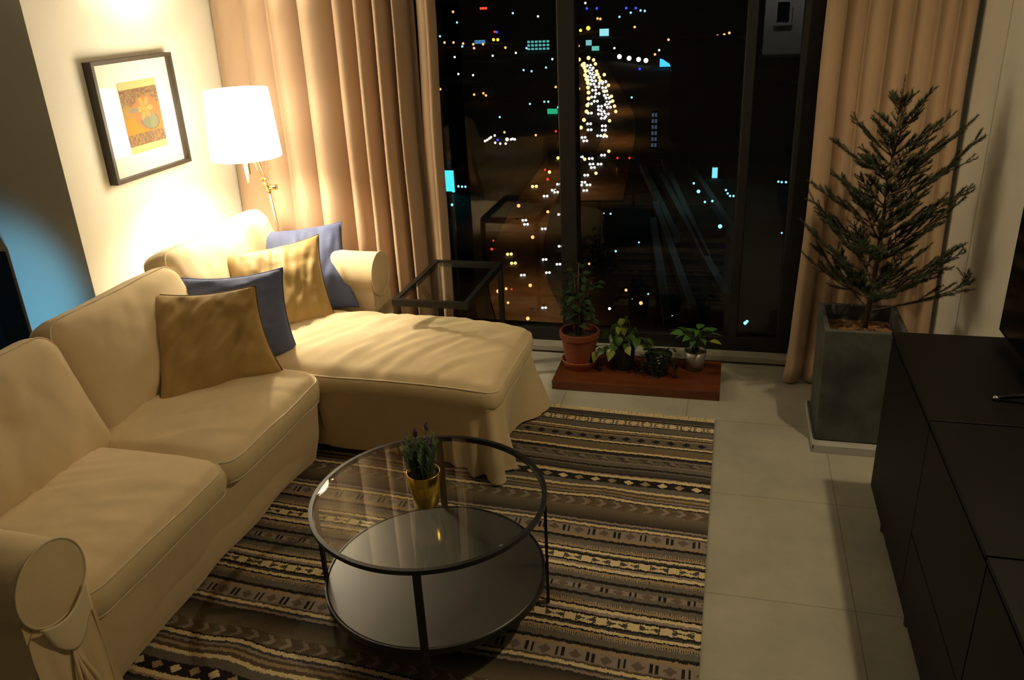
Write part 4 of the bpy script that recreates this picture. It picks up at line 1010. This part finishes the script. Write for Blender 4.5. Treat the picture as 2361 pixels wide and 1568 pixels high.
# ------------------------------------------------------------------ left corner: black speaker and unseen spot added for the blue glow
spk = thing('corner_cabinet', 'black cabinet against the blue-lit wall behind the sofa at the far left edge', 'cabinet', (-3.34, 2.8, 0))
MB().box(-3.60, -3.125, 2.74, 2.885, .012, .93, bev=.008).obj('body', m_gap, spk)
MB().box(-3.58, -3.16, 2.722, 2.739, .05, .90, bev=.003).obj('front_panel', m_gap, spk)
ac = thing('added_blue_spotlight', 'unseen spotlight added to throw blue light on the wall left of the sofa', 'spotlight', (-3.02, 2.06, 0))
MB().lathe([(0, 0), (.06, 0), (.06, .01), (.012, .015), (.012, .47), (0, .47)], (-3.02, 2.06, 0), 24).obj('stand', m_black, ac, True)
dirv = (Vector((-3.12, 2.9, .70))-Vector((-3.02, 2.12, .56))).normalized(); q_ = dirv.to_track_quat('Z', 'Y').to_matrix()
MB().lathe([(.0, -.10), (.045, -.10), (.048, 0.0), (.044, 0), (.041, -.095), (0, -.095)], Vector((-3.02, 2.12, .56))-dirv*.02, 24, axis=q_).obj('can', m_black, ac, True)

# ------------------------------------------------------------------ hall behind the camera (seen as a reflection)
def wall_frame(name, label, x0, x1, z0, z1, fw_, inner, fcol):
    t = thing(name, label, 'picture', ((x0+x1)/2, -3.49, (z0+z1)/2), None)
    f_ = MB(); f_.box(x0, x1, -3.498, -3.475, z0, z0+fw_).box(x0, x1, -3.498, -3.475, z1-fw_, z1).box(x0, x0+fw_, -3.498, -3.475, z0+fw_, z1-fw_).box(x1-fw_, x1, -3.498, -3.475, z0+fw_, z1-fw_)
    f_.obj('frame', fcol, t); MB().box(x0+fw_, x1-fw_, -3.497, -3.488, z0+fw_, z1-fw_).obj('artwork', inner, t)
wall_frame('framed_picture', 'small white-framed dark picture in the hall, mirrored in the window top right', .44, .66, 1.30, 1.62, .035, mat('dark_art', (.03, .03, .03), .6), m_mat_board)
wall_frame('framed_picture', 'larger pale pink framed poster in the hall mirrored in the window', .80, 1.15, 1.15, 1.78, .015, mat('pink_art', (.55, .38, .38), .7), m_mat_board)

# ------------------------------------------------------------------ the city far below
GZ = -110.0
ground = mesh_obj('floor_city_ground', [(-9000, 60, GZ-.3), (9000, 60, GZ-.3), (9000, 9500, GZ-.3), (-9000, 9500, GZ-.3)], [(0, 1, 2, 3)], mat('dark_city_ground', (.020, .022, .020), .95, var=.5, vscale=.03)); struct(ground)
m_asph = mat('asphalt', (.11, .085, .06), .8, var=.35, vscale=.15)
def road(name, label, pts, w0, w1, dz):
    n = len(pts); P = []
    for i in range(n-1):
        a, b_, c_, d_ = [Vector(pts[max(0, min(n-1, i+k))]) for k in (-1, 0, 1, 2)]
        for k in range(8):
            t = k/8; P.append(.5*((2*b_)+(c_-a)*t+(2*a-5*b_+4*c_-d_)*t*t+(3*b_-a-3*c_+d_)*t**3))
    V = []; F = []
    for i, p in enumerate(P):
        d_ = (P[min(i+1, len(P)-1)]-P[max(i-1, 0)]).normalized(); s_ = Vector((d_.y, -d_.x)); w_ = w0+(w1-w0)*i/len(P)
        V += [(p.x-s_.x*w_, p.y-s_.y*w_, GZ+dz), (p.x+s_.x*w_, p.y+s_.y*w_, GZ+dz)]
        if i: F.append((2*i-2, 2*i-1, 2*i+1, 2*i))
    o = mesh_obj(name, V, F, m_asph); sd = o.modifiers.new('t', 'SOLIDIFY'); sd.thickness = .3; sd.offset = -1
    return tag(o, label, 'road')
road('highway', 'wide curving highway with orange-lit asphalt at the left of the night view', [(-233.8, 1294.8), (-182.7, 1010.1), (-146.4, 795.7), (-122.2, 653.4), (-111.2, 524.1), (-105, 443.6), (-95, 367.3), (-82, 311.9), (-66.6, 270.3), (-52, 230)], 9, 13, .35)
road('highway', 'crowded highway full of headlights running to the skyline right of the mullion', [(-216.8, 1362.5), (-143.0, 1004.1), (-103.5, 792.7), (-88, 672.8), (-76.1, 525.4), (-70.4, 446.6)], 11, 14, .36)
for i, (a, b_) in enumerate((((-55.6, 539.4), (-22.2, 375.5)), ((-42.9, 553.6), (-7.4, 344.7)), ((-25.3, 540.3), (5.0, 378.2)), ((-38.0, 438.9), (-9.5, 279.6)), ((-44.7, 526.6), (1.3, 299.1)), ((-35.8, 404.3), (-17.9, 270.2)))):
    d_ = (Vector(b_)-Vector(a)).normalized(); s_ = Vector((d_.y, -d_.x))*1.5; mb = MB()
    v = [(a[0]-s_.x, a[1]-s_.y), (a[0]+s_.x, a[1]+s_.y), (b_[0]+s_.x, b_[1]+s_.y), (b_[0]-s_.x, b_[1]-s_.y)]
    mb.add([(x_, y_, z) for z in (GZ+.0, GZ+4) for x_, y_ in v], [(0, 1, 2, 3), (7, 6, 5, 4), (0, 4, 5, 1), (1, 5, 6, 2), (2, 6, 7, 3), (3, 7, 4, 0)])
    tag(mb.obj('platform_roof', mat('grey_roof', (.22, .25, .24), .7)), 'long narrow faint grey railway platform roof in the right window pane', 'roof', 'railway platform roofs')
for (x_, y_) in ((-75, 300), (-100, 400), (-118, 520), (-88, 470), (-85, 640), (-105, 800), (-150, 1010), (-128, 660), (-60, 262)):
    lamp('SPOT', 'road_light_beam', (x_, y_, GZ+26+y_*.012), 8000+y_*22, (1, .42, .10), (x_, y_, GZ), .5, 2.2, .9)
for (x_, y_, c_) in ((-30, 430, (.5, .95, .9)), (-12, 340, (.5, .8, .9)), (-8, 470, (.5, .95, .9)), (-150, 420, (.0, .8, .9))):
    lamp('SPOT', 'added_yard_beam', (x_, y_, GZ+40), 2400, c_, (x_, y_, GZ), .5, 2.3, .9)  # unseen spots added to brighten the platform roofs and yard ground
PAL = {'orange': ((1, .36, .10), 2.2), 'white': ((1, .93, .78), 2.2), 'cyan': ((.25, .75, .95), 1.8), 'blue': ((.03, .05, 1), 2.2), 'red': ((1, .03, .02), 2.0), 'yellow': ((1, .55, .03), 2.6), 'amber': ((1, .52, .16), 2.8)}
PM = {k: far_emit('glow_'+k, c, s) for k, (c, s) in PAL.items()}
m_post = mat('lamp_post', (.03, .03, .03), .6)
WHERE = {'lamp_far': ('street light dotted over the dark distant city', 'distant %s city lights'), 'lamp_near': ('street light close below the window', 'nearer %s street lights'),
         'edge_left': ('street light lining the left edge of the crowded highway', '%s lights on the left edge of the highway'), 'edge_right': ('street light lining the right edge of the crowded highway', '%s lights on the right edge of the highway'),
         'edge_low': ('street light where the crowded highway meets the mullion', '%s lights beside the mullion')}
def globe(n=10, k=7):
    v = []; f = []
    for i in range(k+1):
        t = PI*i/k
        for j in range(n): v.append((math.sin(t)*math.cos(2*PI*j/n), math.sin(t)*math.sin(2*PI*j/n), math.cos(t)))
    for i in range(k):
        for j in range(n): f.append((i*n+j, (i+1)*n+j, (i+1)*n+(j+1) % n, i*n+(j+1) % n))
    return v, f
GV, GF = globe()
protos = {}; SEEN = []
for (kind, colr), L_ in LAMPS.items():
    for (x_, y_, r_) in L_:
        if any(math.hypot(x_-a, y_-b_) < r_+c_ for a, b_, c_ in SEEN): continue
        SEEN.append((x_, y_, r_))
        key = colr
        if key not in protos:
            mb = MB(); mb.add([(a*1, b_*1, c_) for a, b_, c_ in GV], GF, 0); mb.tube([(0, 0, -.9), (0, 0, -1.0)], .08, 6, 1)
            me_o = mb.obj('street_light', None, None, True, mats=[PM[colr], m_post]); protos[key] = me_o; o = me_o
        else:
            o = protos[key].copy(); COL.objects.link(o)
        o.location = (x_, y_, GZ+8); o.scale = (r_, r_, r_)
        a_, b_ = WHERE[kind]; tag(o, ('small glowing '+colr+' '+a_), 'street light', b_ % colr)
m_hl = far_emit('headlight_glow', (1, .96, .86), 1.5); m_hy = far_emit('warm_headlight_glow', (1, .62, .2), 1.9)
m_car = mat('dark_car_paint', (.02, .02, .022), .4)
cb_ = MB(); cb_.box(-.9, .9, .2, 2.6, .25, 1.0, bev=.15).box(-.75, .75, .9, 2.4, 1.0, 1.4, bev=.15)
cprot = {}
KEEP = []
for (x_, y_, r_, kd) in CARS:
    if any(abs(x_-a) < 2.9*max(.8, r_/.62) and abs(y_-b_) < 3.2*max(.8, r_/.62) for a, b_ in KEEP): continue
    KEEP.append((x_, y_))
    if kd not in cprot:
        root = thing('car', 'x', 'car', (0, 0, 0)); cb_.obj('body', m_car, root)
        hs = []
        for sx in (-1, 1):
            h_ = MB().add([(a*.62+sx*.72, b_*.3, c_*.62+.7) for a, b_, c_ in GV], GF, 0).obj('headlight', m_hy if kd else m_hl, root, True); hs.append(h_)
        cprot[kd] = root; o = root
    else:
        src = cprot[kd]; o = src.copy(); COL.objects.link(o)
        for ch in list(src.children):
            c_ = ch.copy(); COL.objects.link(c_); c_.parent = o
    o.location = (x_, y_, GZ+.4); sc_ = max(.8, r_/.62); o.scale = (sc_,)*3; o.rotation_euler = (0, 0, math.atan2(-x_, y_))
    if kd: tag(o, 'car with warm yellow headlights driving on the highway below the window', 'car', 'cars with yellow headlights on the highway')
    else: tag(o, 'car showing a pair of white headlights on the highway far below', 'car', 'cars with white headlights on the highway')
def lit_building(name, label, x0, x1, y, z0, z1, colr, s, rows=0, colsn=0, depth=25):
    t = thing(name, label, 'building', ((x0+x1)/2, y, GZ)); 
    MB().box(x0, x1, y, y+depth, GZ, z1).obj('wall', mat('dark_facade', (.03, .035, .04), .8), t)
    mm = far_emit(name+'_glow', colr, s)
    if rows:
        for r_ in range(rows):
            for c_ in range(colsn):
                w_ = (x1-x0)/colsn; h_ = (z1-z0)/rows
                MB().box(x0+w_*c_+w_*.15, x0+w_*c_+w_*.85, y-.3, y, z0+h_*r_+h_*.2, z0+h_*r_+h_*.8).obj('window', mm, t)
    else: MB().box(x0+.3, x1-.3, y-.3, y, z0, z1-.3).obj('lit_facade', mm, t)
lit_building('office_building', 'wide teal-lit building with rows of windows near the left of the mullion', -384.1, -339.9, 1601.9, -109, -90, (.12, .55, .52), .8, 3, 6)
lit_building('shop_building', 'small bright cyan lit block high in the centre pane', -307.8, -285.9, 1999, -109, -93.3, (.35, .85, .95), 1.0)
lit_building('shop_building', 'pale cyan lit block right of the mullion above the highway, left one of two', -289, -277, 1701, -109, -98.8, (.3, .75, .8), .7)
lit_building('shop_building', 'teal green lit kiosk directly above the start of the crowded highway', -254.6, -240.5, 1561, -109, -101, (.2, .8, .65), .7)
lit_building('shop_building', 'green glowing roof beside the mullion halfway up the left pane', -171, -160.5, 785.7, -109.5, -104.4, (.03, .55, .25), .8)
lit_building('billboard_building', 'large bright cyan billboard at the edge of the left curtain', -172, -159.1, 466.5, -109.5, -96.1, (.06, .75, .80), 1.3)
lit_building('lit_tower', 'slim pale blue floodlit tower in the centre of the right pane', -56.9, -52.4, 610.9, -109.5, -84, (.12, .16, .25), .35, 6, 2, 6)
lit_building('shop_building', 'dim blue lit block far away in the left pane', -565, -540, 1861, -109, -101, (.1, .35, .7), .6)
lit_building('kiosk_building', 'narrow cyan lit strip below the cyan billboard', -151, -145.3, 412.2, -110, -98, (.06, .65, .60), .7, 5, 2, 8)
lit_building('kiosk_building', 'short cyan lit booth beside the railway roofs in the right pane', -11, -7.2, 515, -110, -103.4, (.2, .75, .85), 1.2, 0, 0, 8)
t = thing('lit_sign', 'bright red neon sign high in the left pane', 'sign', (-1300, 4504, GZ)); MB().box(-1326, -1288, 4500, 4506, -97, -86, bev=1).obj('panel', far_emit('red_neon', (1, .05, .02), 2), t); MB().box(-1310, -1304, 4502, 4504, GZ, -97).obj('post', m_post, t)
t = thing('lit_sign', 'bright blue triangular sail-shaped lit roof in the right pane', 'sign', (-95, 1215, GZ))
mesh_obj('panel', [(-103, 1213, -108), (-88.2, 1213, -108), (-90, 1213, -104.5), (-99, 1213, -98.5), (-103, 1213, -97.5), (-103, 1216, -108), (-88.2, 1216, -108), (-90, 1216, -104.5), (-99, 1216, -98.5), (-103, 1216, -97.5)],
         [(0, 1, 2, 3, 4), (9, 8, 7, 6, 5), (0, 5, 6, 1), (1, 6, 7, 2), (2, 7, 8, 3), (3, 8, 9, 4), (4, 9, 5, 0)], far_emit('blue_sail', (.05, .55, 1.0), 1.4), t)
# dark slab towers in the foreground of the right pane and low blocks across the ground
m_slab = mat('dark_tower_facade', (.035, .035, .04), .8)
rr = random.Random(77)
for i, (x0, x1, y_, zt, lb) in enumerate(((-46, 4, 640, -40, 'dark unlit apartment tower behind the railway roofs'), (8, 40, 520, -60, 'dark tower block at the far right of the window'), (-300, -262, 900, -98, 'low dark block left of the highway'),
                                      (-64, -40, 900, -88, 'dark block right of the crowded highway'), (-420, -380, 1200, -96, 'wide dark low block far left in the view'))):
    t = thing('tower_block', lb, 'building', ((x0+x1)/2, y_, GZ)); MB().box(x0, x1, y_, y_+30, GZ, zt, bev=.6).obj('wall', m_slab, t); MB().box(x0+4, x1-4, y_+5, y_+25, zt, zt+3).obj('roof_house', m_slab, t)
